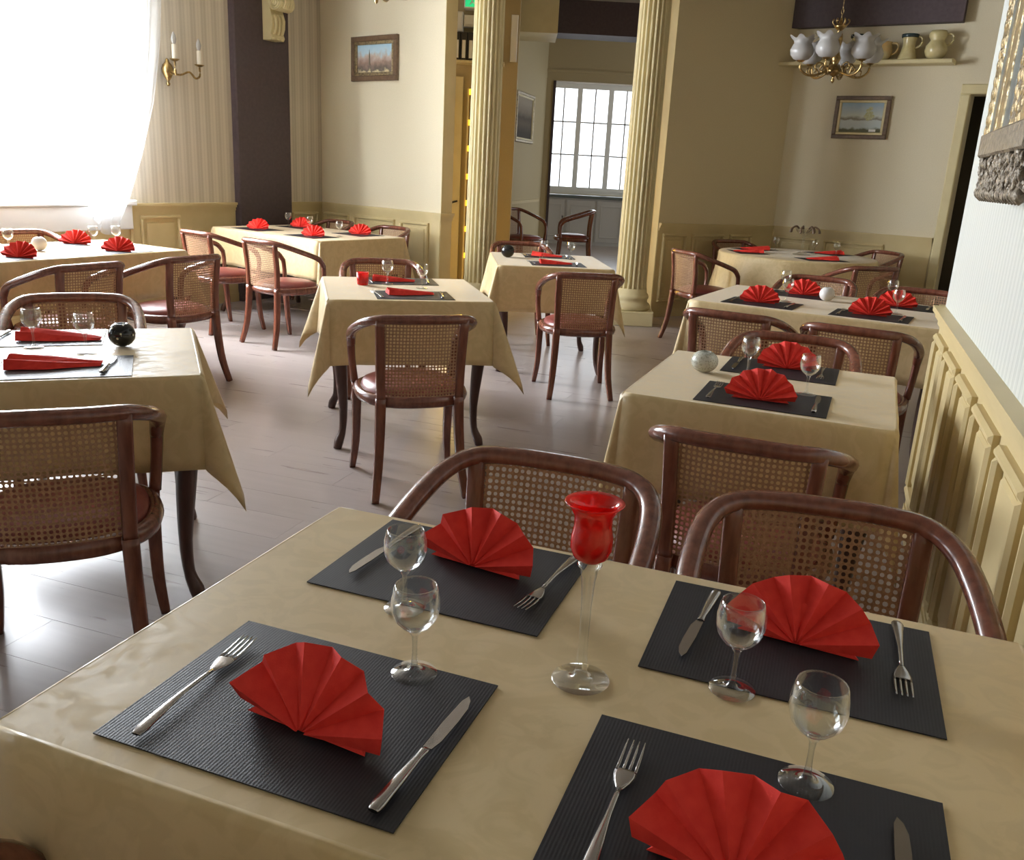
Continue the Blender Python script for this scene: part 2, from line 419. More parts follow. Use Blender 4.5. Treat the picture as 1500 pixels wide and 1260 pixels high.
def wainscot(w, x0, x1, widths, rail=.95, gap=.075, wrap=False):
    m = MB().box(x0, x1, -.006, 0, 0, rail-.03); m.build('wainscot_backing', 'wainscot', w)
    m = MB(); e = .045 if wrap else 0
    m.prism([(0, 0), (1, 0), (1, 1)], 0, 0) if False else None
    for (y, a, b) in ((-.045, rail-.022, rail), (-.032, rail-.045, rail-.022), (-.018, rail-.075, rail-.045)):
        m.box(x0, x1+(-y if wrap else 0), y, .22 if False else 0, a, b)
    m.build('chair_rail', 'wainscot', w)
    m = MB().box(x0, x1, -.016, 0, 0, .085).box(x0, x1, -.010, 0, .085, .10); m.build('baseboard', 'wainscot', w)
    x = x0+gap*.7; i = 0
    while True:
        pw = widths[i % len(widths)]
        if x+pw > x1-.02: break
        place('panel', panel_mesh(pw, .16, rail-.105), w, (x, -.006, 0)); x += pw+gap; i += 1
def window(w, name, u0, u1, z0, z1, mat='white'):
    """frame, mullions and panes in a hole of wall w"""
    o = MB()
    for (a, b, c, e) in ((u0, u1, z0, z0+.06), (u0, u1, z1-.06, z1), (u0, u0+.06, z0+.06, z1-.06), (u1-.06, u1, z0+.06, z1-.06)): o.box(a, b, .08, .15, c, e)
    c = (u0+u1)/2; o.box(c-.05, c+.05, .08, .15, z0+.06, z1-.06)
    fr = o.build(name, mat); fr.parent = w; struct(fr)
    for a, b in ((u0+.06, c-.05), (c+.05, u1-.06)):
        MB().box(a, b, .112, .116, z0+.06, z1-.06).build('pane', 'pane', fr)
        for k in (1, 2):
            z = z0+.06+(z1-z0-.12)*k/3; MB().box(a, b, .10, .128, z-.012, z+.012).build('glazing_bar', mat, fr)
    return fr

# window wall on the left
ww = wall('wall_left', W0, COR, 'paper_left', holes=[(a, b, WZ0, WZ1) for a, b in WINDOWS])
for i, (a, b) in enumerate(WINDOWS):
    window(ww, 'window_%d' % (i+1), a, b, WZ0, WZ1)
    MB().bbox(a-.08, b+.08, -.09, .08, WZ0-.045, WZ0, .01).bbox(a-.05, b+.05, -.062, 0, WZ0-.24, WZ0-.045, .008).build('window_sill', 'white', ww)
wainscot(ww, .2, WL-1.255, (.42, .62), gap=.08)
wainscot(ww, WL-.525, WL, (.38,), gap=.08)
# dark pillar with its corbel
pil = MB().bbox(WL-1.245, WL-.535, -.07, 0, 0, CEIL, .01).build('trim_pillar', 'dark'); pil.parent = ww; struct(pil, 'dark aubergine pilaster on the striped wall')
def corbel():
    o = empty('wall_corbel')
    prof = []
    # side profile (depth, height): a scroll at the top, a small roll at the foot
    top = [(0, .52), (.26, .52), (.26, .49), (.235, .47)]
    for k in range(9): a = R(60-k*30); top.append((.165+.085*math.cos(a), .385+.085*math.sin(a)))
    rest = [(.10, .30), (.125, .22), (.12, .13), (.10, .07), (.115, .03), (.10, 0), (0, 0)]
    poly = [(-d, z) for d, z in top+rest]
    m = MB(); n = len(poly)
    for sgn in (1,):
        vs = [(-.085, y, z) for y, z in poly]+[(.085, y, z) for y, z in poly]
        fs = [tuple(range(n)), tuple(range(2*n-1, n-1, -1))]+[(i, i+n, (i+1) % n+n, (i+1) % n) for i in range(n)]
        m.add(vs, [tuple(reversed(f)) for f in fs])
    m.build('bracket', 'cream', o)
    for sx in (-1, 1):
        v = MB()
        for rr in (.07, .045, .02):
            v.tube([(sx*.088, -.165+rr*math.cos(a), .385+rr*math.sin(a)) for a in [2*PI*i/12 for i in range(12)]], .010, 6, (1, 0, 0), closed=True, sub=2)
        v.build('volute', 'cream', o)
    lf = MB()
    for k in range(5): lf.tube([(-.05+.025*k, -.25, .44), (-.05+.025*k, -.262, .385), (-.05+.025*k, -.235, .325)], .011, 6, (1, 0, 0))
    for k in range(3): lf.tube([(-.045+.045*k, -.115, .27), (-.045+.045*k, -.13, .2), (-.045+.045*k, -.124, .12), (-.045+.045*k, -.105, .06)], .013, 6, (1, 0, 0))
    lf.build('leaf_carving', 'cream', o)
    for k in range(3): MB().lathe([(.001, -.02), (.02, -.012), (.024, 0), (.02, .012), (.001, .02)], 10, (-.055+.055*k, -.105, .015)).build('bead', 'cream', o)
    return o
cb = corbel(); cb.matrix_world = ww.matrix_basis @ Matrix.Translation((WL-.80, -.07, 2.44)); cb.scale = (1, 1, .82); tag(cb, 'carved cream scroll corbel high on the dark pillar', 'corbel')
# back left wall with a painting
PWL = 1.78
pwall = wall('wall_back', COR, COR+PDIR*PWL, 'paper_plain', th=.15)
wainscot(pwall, 0, PWL, (.40, .62), gap=.08, wrap=True)
for z, a, b in ((.95, -.045, .022), ):
    for (y, c, e) in ((.045, .928, .95), (.032, .905, .928), (.018, .875, .905)): MB().box(PWL, PWL+y, 0, .15, c, e).build('chair_rail', 'wainscot', pwall)
MB().box(PWL, PWL+.006, 0, .15, 0, CEIL).build('end_face', 'wainscot', pwall)
# alcove side wall and far wall on the right
A0, A1, A2 = Vector((-1.765, 8.93)), Vector((-.745, 10.093)), Vector((2.75, 9.27))
side = wall('wall_alcove', A0, A1, 'paper_alcove', th=.2)
wainscot(side, 0, side['L'], (.30, .42), gap=.08)
MB().box(-.006, 0, 0, .2, 0, CEIL).build('end_face', 'cream', side)
FDIR = (A2-A1).normalized()
far = wall('wall_far', A1, A1+FDIR*3.6, 'paper_plain', holes=[(1.70, 2.55, 0, 2.28)])
wainscot(far, 0, 1.60, (.42, .60), gap=.08)
tr = MB()
for a, b, c, e in ((1.61, 1.70, 0, 2.28), (2.55, 2.64, 0, 2.28), (1.61, 2.64, 2.28, 2.37)): tr.bbox(a, b, -.03, 0, c, e, .01)
t_ = tr.build('trim_doorway', 'cream'); t_.parent = far; struct(t_)
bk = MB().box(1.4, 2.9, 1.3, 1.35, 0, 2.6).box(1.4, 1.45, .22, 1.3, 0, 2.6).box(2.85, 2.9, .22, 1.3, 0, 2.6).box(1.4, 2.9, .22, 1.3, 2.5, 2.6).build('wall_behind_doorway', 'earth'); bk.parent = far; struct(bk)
bmz = MB().box(-.05, 1.53, -.10, 0, 2.90, CEIL).build('trim_far_beam', 'dark'); bmz.parent = far; struct(bmz, 'dark aubergine band along the top of the far wall')
# right wall: it stops short, the room widens behind it
RX = .425
rw = wall('wall_right', (RX, 3.97), (RX, -3), 'paper_right', th=.3)
wainscot(rw, 0, 6.9, (.34, .34), gap=.085)
for (y, c, e) in ((.045, .928, .95), (.032, .905, .928)): MB().box(-y, 0, -.02, .3, c, e).build('chair_rail', 'wainscot', rw)
MB().box(-.012, 0, -.006, .05, 0, .93).build('corner_post', 'wainscot', rw)
wall('wall_return', (2.75, 3.97), (RX+.3, 3.97), 'paper_plain', th=.22)
wall('wall_far_right', (2.75, 9.6), (2.75, 3.8), 'paper_plain')
wall('wall_behind', (RX+.3, -2.9), (-7.4, -2.9), 'paper_plain')

# ------------------------------------------------------------------ hall beyond the columns
HD = Vector((math.cos(R(20)), math.sin(R(20))))
H0 = Vector((-5.2, 9.30)); 
hl = wall('wall_hall', H0, Vector((-3.70, 9.85)), 'paper_hall_dim', th=.9)
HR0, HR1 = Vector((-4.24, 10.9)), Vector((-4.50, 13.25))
hr = wall('wall_hall_side', HR0, HR1, 'paper_hall_dim', th=.2)
hb = wall('wall_hall_back', HR1, HR1+HD*4.2, 'paper_hall_dim', th=.22, holes=[(.12, 1.52, .1, 2.68)])
MB().box(-.3, 1.6, -.02, 0, 2.80, 2.84).build('moulding', 'paper_hall_dim', hb)
MB().box(.10, .14, -.015, .24, .1, 2.68).build('dark_jamb', 'dark', hb)
MB().box(0, 2.2, -.02, 0, .93, .97).build('chair_rail', 'wainscot', hr)
b1 = MB().box(0, 1.7, 0, .5, 3.06, CEIL).build('trim_hall_beam', 'dark', None, (-3.87, 11.36, 0), R(20)); struct(b1, 'dark beam across the opening between the columns')
b2 = MB().box(0, .62, 0, .8, 2.96, CEIL).build('trim_hall_boxing', 'cream', None, (-4.14, 10.55, 0), R(20)); struct(b2)
# far room
fr_l = wall('wall_far_room_side', HR1+Vector((-1.3, .4)), HR1+Vector((-1.6, 3.6)), 'paper_plain')
F0 = Vector((-6.6, 15.55))
frw = wall('wall_far_room', F0, F0+HD*5.2, 'paper_plain', holes=[(1.25, 3.05, 1.0, 2.95)])
def cross_window(w, u0, u1, z0, z1):
    m = MB()
    for (a, b, c, e) in ((u0, u1, z0, z0+.05), (u0, u1, z1-.05, z1), (u0, u0+.05, z0, z1), (u1-.05, u1, z0, z1)): m.box(a, b, .06, .14, c, e)
    o = m.build('window_4', 'white'); o.parent = w; struct(o)
    n = 3; sw = (u1-u0-.1)/n
    for k in range(n):
        a = u0+.05+k*sw
        s = MB()
        for (x0, x1, c, e) in ((a, a+sw, z0+.05, z0+.12), (a, a+sw, z1-.12, z1-.05), (a, a+.045, z0+.12, z1-.12), (a+sw-.045, a+sw, z0+.12, z1-.12)): s.box(x0, x1, .04, .10, c, e)
        sh = s.build('sash', 'white', o)
        MB().box(a+.045, a+sw-.045, .068, .072, z0+.12, z1-.12).build('pane', 'pane', sh)
        MB().box(a+sw/2-.012, a+sw/2+.012, .055, .085, z0+.12, z1-.12).build('glazing_bar', 'grey', sh)
        for q in (1, 2):
            z = z0+.12+(z1-z0-.24)*q/3; MB().box(a+.045, a+sw-.045, .055, .085, z-.012, z+.012).build('glazing_bar', 'grey', sh)
    MB().tube([(u0+.07+sw, .03, 1.55), (u0+.07+sw, .0, 1.57), (u0+.07+sw, -.0, 1.70)], .009, 6).build('window_handle', 'white', o)
cross_window(frw, 1.25, 3.05, 1.0, 2.95)
l = bpy.data.lights.new('daylight_far_room', 'AREA'); l.shape = 'RECTANGLE'; l.size = 1.8; l.size_y = 1.95; l.energy = 19; l.color = (.9, .95, 1)
lo = bpy.data.objects.new('daylight_far_room', l); COL.objects.link(lo)
c_ = F0+HD*2.15+Vector((-HD.y, HD.x))*.5
lo.matrix_world = Matrix.Translation((c_.x, c_.y, 1.98)) @ Vector((-HD.y, HD.x, 0)).to_track_quat('Z', 'Y').to_matrix().to_4x4()

# ------------------------------------------------------------------ fluted columns
def column_meshes():
    n = 20; seg = 10; m = MB(); vs = []; fs = []
    zs = [.34, .40, 1.2, 2.0, 2.8, 3.10, 3.14]; rs = [.156, .151, .149, .146, .142, .139, .144]
    K = n*seg
    for z, r in zip(zs, rs):
        for k in range(K):
            ph = (k % seg)/seg; dpt = .028*math.sin(PI*(ph-.38)/.62)**.6 if ph > .38 else 0
            a = 2*PI*k/K; vs.append(((r-dpt)*math.cos(a), (r-dpt)*math.sin(a), z))
    for i in range(len(zs)-1):
        for k in range(K): fs.append((i*K+k, i*K+(k+1) % K, (i+1)*K+(k+1) % K, (i+1)*K+k))
    m.add(vs, fs, True)
    base = MB().lathe([(.01, .14), (.195, .14), (.206, .16), (.206, .18), (.192, .2), (.175, .21), (.170, .235), (.180, .25), (.183, .27), (.175, .29), (.162, .30), (.158, .345), (.01, .345)], 32)
    pl = MB().bbox(-.215, .215, -.215, .215, 0, .14, .008)
    cap = MB().lathe([(.01, 3.12), (.165, 3.12), (.17, 3.15), (.155, 3.17), (.16, 3.21), (.2, 3.27), (.215, 3.30), (.01, 3.30)], 32).box(-.24, .24, -.24, .24, 3.30, CEIL)
    return [('shaft', m.mesh('shaft', 'cream')), ('base', base.mesh('base', 'cream')), ('plinth', pl.mesh('plinth', 'cream')), ('capital', cap.mesh('capital', 'cream'))]
cms = column_meshes()
for (x, y, rz, sc, lb) in ((-3.215, 7.79, R(15), .95, 'cream fluted column left of the hall opening, behind the plain black ball'), (-1.885, 8.44, R(20), 1, 'cream fluted column right of the hall opening, with its plinth in view')):
    c = empty('fluted_column', (x, y, 0), rz); tag(c, lb, 'column', 'fluted columns')
    c.scale = (sc, sc, 1)
    for nm, me in cms: place(nm, me, c)

# ------------------------------------------------------------------ chairs
def chair_meshes():
    out = []
    half = [(0, -.285, .788), (.10, -.281, .787), (.180, -.256, .783), (.226, -.198, .763), (.245, -.10, .730), (.250, .02, .690), (.247, .105, .655), (.241, .150, .600)]
    path = [(-x, y, z) for x, y, z in reversed(half[1:])]+half
    rad = [(.023, .020)]*len(path); rad[0] = rad[-1] = (.019, .018)
    out.append(('arm_rail', MB().tube(path, rad, 10, sub=5).mesh('arm_rail', 'wood')))
    ring = []
    for k in range(24):
        a = 2*PI*k/24; c, s = math.cos(a), math.sin(a); e = .8
        ring.append((.226*math.copysign(abs(c)**e, c), -.015+.224*math.copysign(abs(s)**e, s), .425))
    out.append(('seat_frame', MB().tube(ring, (.024, .028), 8, closed=True, sub=2).mesh('seat_frame', 'wood')))
    m = MB(); vs = []; fs = []; prof = [(1.0, .425), (1.0, .45), (.96, .468), (.80, .483), (.5, .491), (.02, .494)]
    for q, z in prof:
        for k in range(24):
            a = 2*PI*k/24; c, s = math.cos(a), math.sin(a); e = .8
            vs.append((.214*q*math.copysign(abs(c)**e, c), -.013+.212*q*math.copysign(abs(s)**e, s), z))
    for i in range(len(prof)-1):
        for k in range(24): fs.append((i*24+k, i*24+(k+1) % 24, (i+1)*24+(k+1) % 24, (i+1)*24+k))
    fs.append(tuple(range((len(prof)-1)*24, len(prof)*24)))
    fs.append(tuple(range(23, -1, -1)))
    m.add(vs, fs, True); out.append(('seat', m.mesh('seat', 'leather')))
    def yp(z): t = (z-.44)/.345; return -.232-.026*t*t
    for sx in (-1, 1):
        out.append(('back_post', MB().tube([(sx*.168, -.236, .44), (sx*.172, yp(.6), .6), (sx*.178, yp(.785)-.002, .785)], (.019, .017), 8, (0, 1, 0), square=True).mesh('back_post', 'wood')))
        out.append(('leg', MB().tube([(sx*.168, -.234, .445), (sx*.172, -.242, .30), (sx*.182, -.262, .14), (sx*.20, -.30, 0)], [(.022, .021), (.021, .021), (.019, .019), (.016, .016)], 8, (0, 1, 0), square=True).mesh('leg', 'wood')))
        out.append(('leg', MB().tube([(sx*.218, .140, .43), (sx*.217, .150, .30), (sx*.219, .165, .14), (sx*.232, .190, 0)], [(.022, .022), (.020, .020), (.018, .018), (.014, .014)], 8, (0, 1, 0), square=True).mesh('leg', 'wood')))
        out.append(('arm_post', MB().tube([(sx*.242, .147, .612), (sx*.237, .155, .53), (sx*.226, .145, .43)], [(.019, .018), (.017, .017), (.018, .018)], 8, (0, 1, 0)).mesh('arm_post', 'wood')))
    # woven cane: octagonal holes in a curved sheet
    m = MB(); nx, nz = 24, 23; x0, x1, z0, z1 = -.166, .166, .452, .780
    vs = []; fs = []
    def P(u, v):
        x = x0+(x1-x0)*u; z = z0+(z1-z0)*v
        return (x, yp(z)-.024*(1-(x/.17)**2), z)
    H = .36
    oc = [(H, H*.45), (H*.45, H), (-H*.45, H), (-H, H*.45), (-H, -H*.45), (-H*.45, -H), (H*.45, -H), (H, -H*.45)]
    sq = [(.5, 0), (.5, .5), (0, .5), (-.5, .5), (-.5, 0), (-.5, -.5), (0, -.5), (.5, -.5)]
    for i in range(nx):
        for j in range(nz):
            k = len(vs); cx, cz = i+.5, j+.5
            hs = .95 if (i+j) % 2 else .80
            for a, b in oc: vs.append(P((cx+a*hs)/nx, (cz+b*hs)/nz))
            for a, b in sq: vs.append(P((cx+a)/nx, (cz+b)/nz))
            # octagon vertex order starts at +x upper; corner square points sit between
            fs += [(k, k+8, k+9), (k, k+9, k+1), (k+1, k+9, k+10), (k+1, k+10, k+2), (k+2, k+10, k+11), (k+2, k+11, k+3), (k+3, k+11, k+12), (k+3, k+12, k+4),
                   (k+4, k+12, k+13), (k+4, k+13, k+5), (k+5, k+13, k+14), (k+5, k+14, k+6), (k+6, k+14, k+15), (k+6, k+15, k+7), (k+7, k+15, k+8), (k+7, k+8, k)]
    m.add(vs, fs, True); out.append(('cane_panel', m.mesh('cane_panel', 'cane')))
    return out
CH = chair_meshes()
def chair(bx, by, face, label, z=0):
    """bx, by: middle of the back rail; face: direction the sitter looks, degrees"""
    f = R(face); o = empty('cane_armchair', (bx+.285*math.cos(f), by+.285*math.sin(f), z), f-PI/2)
    tag(o, label, 'chair', 'cane back armchairs')
    for nm, me in CH: place(nm, me, o)
    return o

# ------------------------------------------------------------------ tables and cloths
leg_cache = {}
def cabriole(sx, sy):
    if (sx, sy) not in leg_cache:
        q = .7071
        pts = [(0, 0, .72), (sx*.012*q, sy*.012*q, .62), (sx*.016*q, sy*.016*q, .52), (0, 0, .36), (-sx*.012*q, -sy*.012*q, .20), (-sx*.004*q, -sy*.004*q, .09), (sx*.022*q, sy*.022*q, .035), (sx*.034*q, sy*.034*q, .0)]
        leg_cache[(sx, sy)] = MB().tube(pts, [.036, .038, .036, .030, .021, .018, .024, .020], 8, (0, 1, 0)).mesh('leg', 'tablewood')
    return leg_cache[(sx, sy)]
def drape(w, d, o, seed, flare=.30, tip=None):
    """square-cut cloth over a w x d table: flat top, sides that hang with soft waves, corners that fall in cones"""
    rnd = random.Random(seed); m = MB(); vs = []; fs = []
    hx, hy = w/2, d/2; rr = .012
    ph = [rnd.uniform(0, 6) for _ in range(8)]
    def side(t, s, drop, edge):
        # t: along the edge, drop: hang length; returns outward offset and z
        q = min(1, drop/o); wv = .010*q*math.sin(t*9+ph[edge])+.007*q*math.sin(t*17+ph[edge+4])
        if drop < 2*rr:
            a = drop/(2*rr)*PI/2; return rr*math.sin(a)+wv, -rr*(1-math.cos(a))
        return rr+wv+.008*q, -rr-(drop-2*rr)*.998
    NT = 22; drops = [0, .008, .016, .024, .06, .11, .16, .21, .26, .30, .34, .38]; drops = [x for x in drops if x < o-.015]+[o]
    ND = len(drops)
    # top
    vs += [(-hx, -hy, 0), (hx, -hy, 0), (hx, hy, 0), (-hx, hy, 0)]; m.add(vs, [(0, 1, 2, 3)])
    edges = [((-hx, -hy), (hx, -hy), (0, -1)), ((hx, -hy), (hx, hy), (1, 0)), ((hx, hy), (-hx, hy), (0, 1)), ((-hx, hy), (-hx, -hy), (-1, 0))]
    ends = []
    for e, (a, b, nrm) in enumerate(edges):
        L = math.hypot(b[0]-a[0], b[1]-a[1]); vs = []
        for i in range(NT+1):
            t = i/NT
            fade = min(1, min(t, 1-t)*6)
            for dr in drops:
                off, z = side(t*L*(.8+.2*fade), e, dr, e)
                off = off*fade+(1-fade)*(rr*min(1, dr/(2*rr))+.03*min(1, dr/o))
                vs.append((a[0]+(b[0]-a[0])*t+nrm[0]*off, a[1]+(b[1]-a[1])*t+nrm[1]*off, z))
        fs = [(i*ND+k, i*ND+k+1, (i+1)*ND+k+1, (i+1)*ND+k) for i in range(NT) for k in range(ND-1)]
        m.add(vs, fs, True); ends.append((vs[:ND], vs[-ND:]))
    # corners: a quarter of cloth whose rays fall outwards
    for e in range(4):
        c = Vector((*edges[e][1], 0)); n0 = Vector((*edges[e][2], 0)); n1 = Vector((*edges[(e+1) % 4][2], 0))
        A = ends[e][1]; B = ends[(e+1) % 4][0]; K = 12; vs = []
        fl = flare*rnd.uniform(.8, 1.2)
        for i in range(K+1):
            p = i/K*PI/2; ln = 1/max(math.cos(p), math.sin(p))
            dirv = n0*math.cos(p)+n1*math.sin(p)
            al = fl*math.sin(2*p)**.75
            for k, dr in enumerate(drops):
                base = Vector(A[k])*(1-i/K)+Vector(B[k])*(i/K)
                r = dr*ln
                q = c+dirv*(math.sin(al)*r)+Vector((0, 0, -math.cos(al*.8)*r))+dirv*(rr*min(1, dr/.02))
                if i in (0, K): q = base
                else:
                    s = math.sin(2*p)**.5; q = base*(1-s)+q*s
                vs.append(q)
        fs = [(i*ND+k, i*ND+k+1, (i+1)*ND+k+1, (i+1)*ND+k) for i in range(K) for k in range(ND-1)]
        m.add(vs, fs, True)
    return m
TOPZ = .76
class T:
    def __init__(s, x, y, ang, w, d): s.x, s.y, s.a, s.w, s.d = x, y, R(ang), w, d
    def at(s, u, v, z=TOPZ): return (s.x+u*math.cos(s.a)-v*math.sin(s.a), s.y+u*math.sin(s.a)+v*math.cos(s.a), z)
def table(t, label, clabel, over, seed, flare=.32):
    o = empty('dining_table', (t.x, t.y, 0), t.a); tag(o, label, 'table', 'dining tables')
    w, d = t.w/2-.004, t.d/2-.004
    MB().box(-w, w, -d, d, .728, TOPZ-.004).build('tabletop', 'tablewood', o)
    ap = MB()
    for (a, b, c, e) in ((-w+.05, w-.05, -d+.04, -d+.06), (-w+.05, w-.05, d-.06, d-.04), (-w+.04, -w+.06, -d+.06, d-.06), (w-.06, w-.04, -d+.06, d-.06)): ap.box(a, b, c, e, .64, .728)
    ap.build('apron', 'tablewood', o)
    for sx in (-1, 1):
        for sy in (-1, 1): place('leg', cabriole(sx, sy), o, (sx*(w-.055), sy*(d-.055), 0))
    c = drape(t.w, t.d, over, seed, flare).build('tablecloth', 'cloth', None, (t.x, t.y, TOPZ), t.a)
    tag(c, clabel, 'tablecloth', 'cream tablecloths')
    md = c.modifiers.new('thickness', 'SOLIDIFY'); md.thickness = .0012; md.offset = -1
    return c

T1 = T(-.25, .985, 0, 1.16, .75)
T2 = T(-.165, 2.945, -2, .77, .77)
T3 = T(-.03, 5.21, -9, 1.30, .92)
T5 = T(-2.155, 4.17, 34, .80, .85)
T6 = T(-2.03, 6.25, 25, .80, .92)
T7 = T(-2.295, 2.10, 42, .78, .77)
T8 = T(-4.66, 4.26, 81.3, 1.30, .84)
T9 = T(-4.50, 6.85, -17, 1.45, .95)
table(T1, 'large dining table nearest the camera, under a cream cloth', 'cream damask cloth on the large table nearest the camera', .27, 1)
table(T2, 'small table beside the panelled right wall, second from the camera', 'cream cloth with the grey crackled bowl on it, beside the right wall', .31, 2, .2)
table(T3, 'long table at the far end of the panelled right wall', 'cream cloth on the long table holding a frosted white votive', .31, 3, .2)
table(T5, 'small table with the red votive, in the middle of the room', 'cream cloth with pointed corners under the red votive', .33, 5, .36)
table(T6, 'small table in front of the hall opening between the columns', 'cream cloth under the plain black ball, before the columns', .33, 6, .3)
table(T7, 'small table at the left edge, nearest to the window side', 'sunlit cream cloth under the flecked black ball', .30, 7, .42)
table(T8, 'long table standing right beside the curtained window', 'bright cream cloth on the table beside the window', .31, 8, .3)
table(T9, 'long table in the far left corner beside the dark pillar', 'cream cloth on the table in the far left corner', .33, 9, .25)
# round table in the alcove
T4 = T(-.40, 8.72, 0, 1.4, 1.4)
o = empty('round_table', (T4.x, T4.y, 0)); tag(o, 'round table in the alcove under the chandelier', 'table', 'dining tables')
MB().lathe([(.001, .728), (.69, .728), (.70, .735), (.70, .752), (.001, .755)], 40).build('tabletop', 'tablewood', o)
for k in range(4):
    a = PI/4+k*PI/2; place('leg', cabriole(1 if math.cos(a) > 0 else -1, 1 if math.sin(a) > 0 else -1), o, (.46*math.cos(a), .46*math.sin(a), 0))
def rip(i, a, r, z):
    q = max(0, -z/.36); s = math.sin(a*11+.6*math.sin(a*3))
    return r+q*(.045*s+.02*math.sin(a*5)), z-.02*q*math.sin(a*4+1)
cl = MB().lathe([(.001, 0), (.35, 0), (.70, 0), (.712, -.006), (.718, -.02), (.722, -.06), (.728, -.12), (.735, -.2), (.742, -.28), (.75, -.36)], 88, ripple=rip).build('tablecloth', 'cloth', None, (T4.x, T4.y, TOPZ))
tag(cl, 'round cream cloth falling in folds on the alcove table', 'tablecloth', 'cream tablecloths')

# ------------------------------------------------------------------ chairs in place
chair(-.515, 1.74, -90, 'cane armchair facing the camera across the nearest table, left of the pair')
chair(.045, 1.745, -84, 'cane armchair facing the camera, at the nearest table beside the panelled wall')
chair(-.515, .15, 90, 'dark armchair whose arm just shows in the bottom left corner')
chair(-.155, 2.085, 89, 'cane armchair with its back turned, in front of the grey crackled bowl')
chair(-.125, 3.76, -92, 'cane armchair behind the small table with the crackled bowl')
chair(-.46, 4.20, 81, 'cane armchair with its back turned at the long right table, away from the wall')
chair(.10, 4.12, 81, 'cane armchair with its back turned at the long table, squeezed against the wall end')
chair(-.11, 6.34, -99, 'cane armchair behind the white votive on the long right table')
chair(.50, 6.10, -99, 'cane armchair half hidden by the end of the right wall')
chair(-1.29, 7.65, 42, 'cane armchair left of the round table, seen from its side')
chair(-1.13, 9.45, -48, 'cane armchair behind the round table near the alcove corner')
chair(.44, 9.50, 222, 'cane armchair behind the round table, on the doorway side')
chair(.28, 7.52, 122, 'cane armchair with its back turned in front of the round table')
chair(-1.56, 3.21, 128, 'cane armchair with its back turned in the middle of the room, before the red votive')
chair(-2.76, 5.02, -56, 'cane armchair on the far side of the red votive table')
chair(-1.44, 5.25, 117, 'cane armchair with its back turned at the table before the columns')
chair(-2.59, 7.15, -64, 'cane armchair behind the table with the plain black ball')
chair(-1.69, 1.455, 132, 'dark backlit armchair with its back turned at the left edge')
chair(-2.98, 2.80, -48, 'cane armchair facing the camera behind the flecked black ball')
chair(-3.70, 3.61, 171, 'cane armchair at the window table, left one with its back turned')
chair(-3.60, 4.30, 171, 'cane armchair at the window table, right one with its back turned')
chair(-5.52, 4.70, -9, 'armchair on the window side of the window table')
chair(-4.80, 5.70, 73, 'cane armchair at the far corner table, the one nearer the window wall')
chair(-4.06, 5.50, 73, 'cane armchair at the far corner table with its back turned, on the room side')
chair(-4.08, 7.74, -107, 'armchair behind the far corner table, under the painting')
chair(-4.83, 7.98, -107, 'armchair behind the far corner table, in the very corner')
chair(-3.12, 11.42, 200, 'armchair in the room behind the hall, beside the grey cabinet', .12)
chair(-4.02, 10.6, -20, 'armchair just behind the left column, half hidden', .12)

# ------------------------------------------------------------------ tableware meshes
MATM = MB().box(-.1915, .1915, -.142, .142, 0, .0016).mesh('placemat', 'mat')
def fan_mesh(seed, n=8):
    rnd = random.Random(seed); m = MB(); Rr = .110; vs = []; fs = []
    K = 2*n; tilt = R(32)
    inner = []; outer = []; mid = []
    for k in range(K+1):
        t = k/K; a = PI*(1-t)*.97+.045
        up = 1 if k % 2 else -1
        rr = Rr*(1+.02*rnd.uniform(-1, 1))*(1.01 if k % 2 else .96)
        if k in (0, K): rr *= .97
        dp = up*(.013 if n > 6 else .013)*(.7+.6*rnd.random())
        def pt(r, dd):
            x = r*math.cos(a); h = r*math.sin(a)*.92
            return (x, h*math.sin(tilt)-dd*math.cos(tilt)-.006, .004+h*math.cos(tilt)+max(0, dd*.25))
        inner.append(pt(.006, up*.002)); mid.append(pt(rr*.55, dp*.62)); outer.append(pt(rr, dp))
    # the foot: lift everything so that nothing dips under the mat
    vs = inner+mid+outer; lo = min(v[2] for v in vs); vs = [(x, y, max(z, .0015)) for x, y, z in vs]
    N = K+1
    for k in range(K): fs += [(k, k+1, N+k+1, N+k), (N+k, N+k+1, 2*N+k+1, 2*N+k)]
    m.add(vs, fs)
    # folded support behind
    b = len(m.v); m.add([(-.085, .002, .002), (.085, .002, .002), (.05, .066, .002), (-.05, .066, .002), (0, .030, .055)], [(0, 1, 4), (1, 2, 4), (3, 4, 2), (0, 4, 3)])
    return m.mesh('fan_napkin', 'napkin')
def fold_mesh(seed):
    """a fan still closed, lying on its side"""
    rnd = random.Random(seed); m = MB(); vs = []; fs = []; NL = 7; n = 7
    for i in range(NL):
        t = i/(NL-1); x = -.115+.23*t
        w = .020+.036*math.sin(min(1, t*1.25)*PI/2)+.006*rnd.uniform(-1, 1); h = .010+.024*t
        for k in range(n):
            s = k/(n-1); y = -w+2*w*s; z = .002 if k in (0, n-1) else h*(.65+.35*math.sin(s*PI))*(1 if k % 2 else .72)
            vs.append((x+.004*rnd.uniform(-1, 1), y+.004*rnd.uniform(-1, 1), z))
    for i in range(NL-1):
        for k in range(n-1): fs.append((i*n+k, (i+1)*n+k, (i+1)*n+k+1, i*n+k+1))
        fs.append((i*n, i*n+n-1, (i+1)*n+n-1, (i+1)*n))
    fs += [tuple(range(n)), tuple(range((NL-1)*n+n-1, (NL-1)*n-1, -1))]
    m.add(vs, fs); return m.mesh('folded_napkin', 'napkin')
FANS = [fan_mesh(i) for i in range(4)]+[fan_mesh(i, 6) for i in range(4, 8)]
FOLDS = [fold_mesh(i) for i in range(3)]
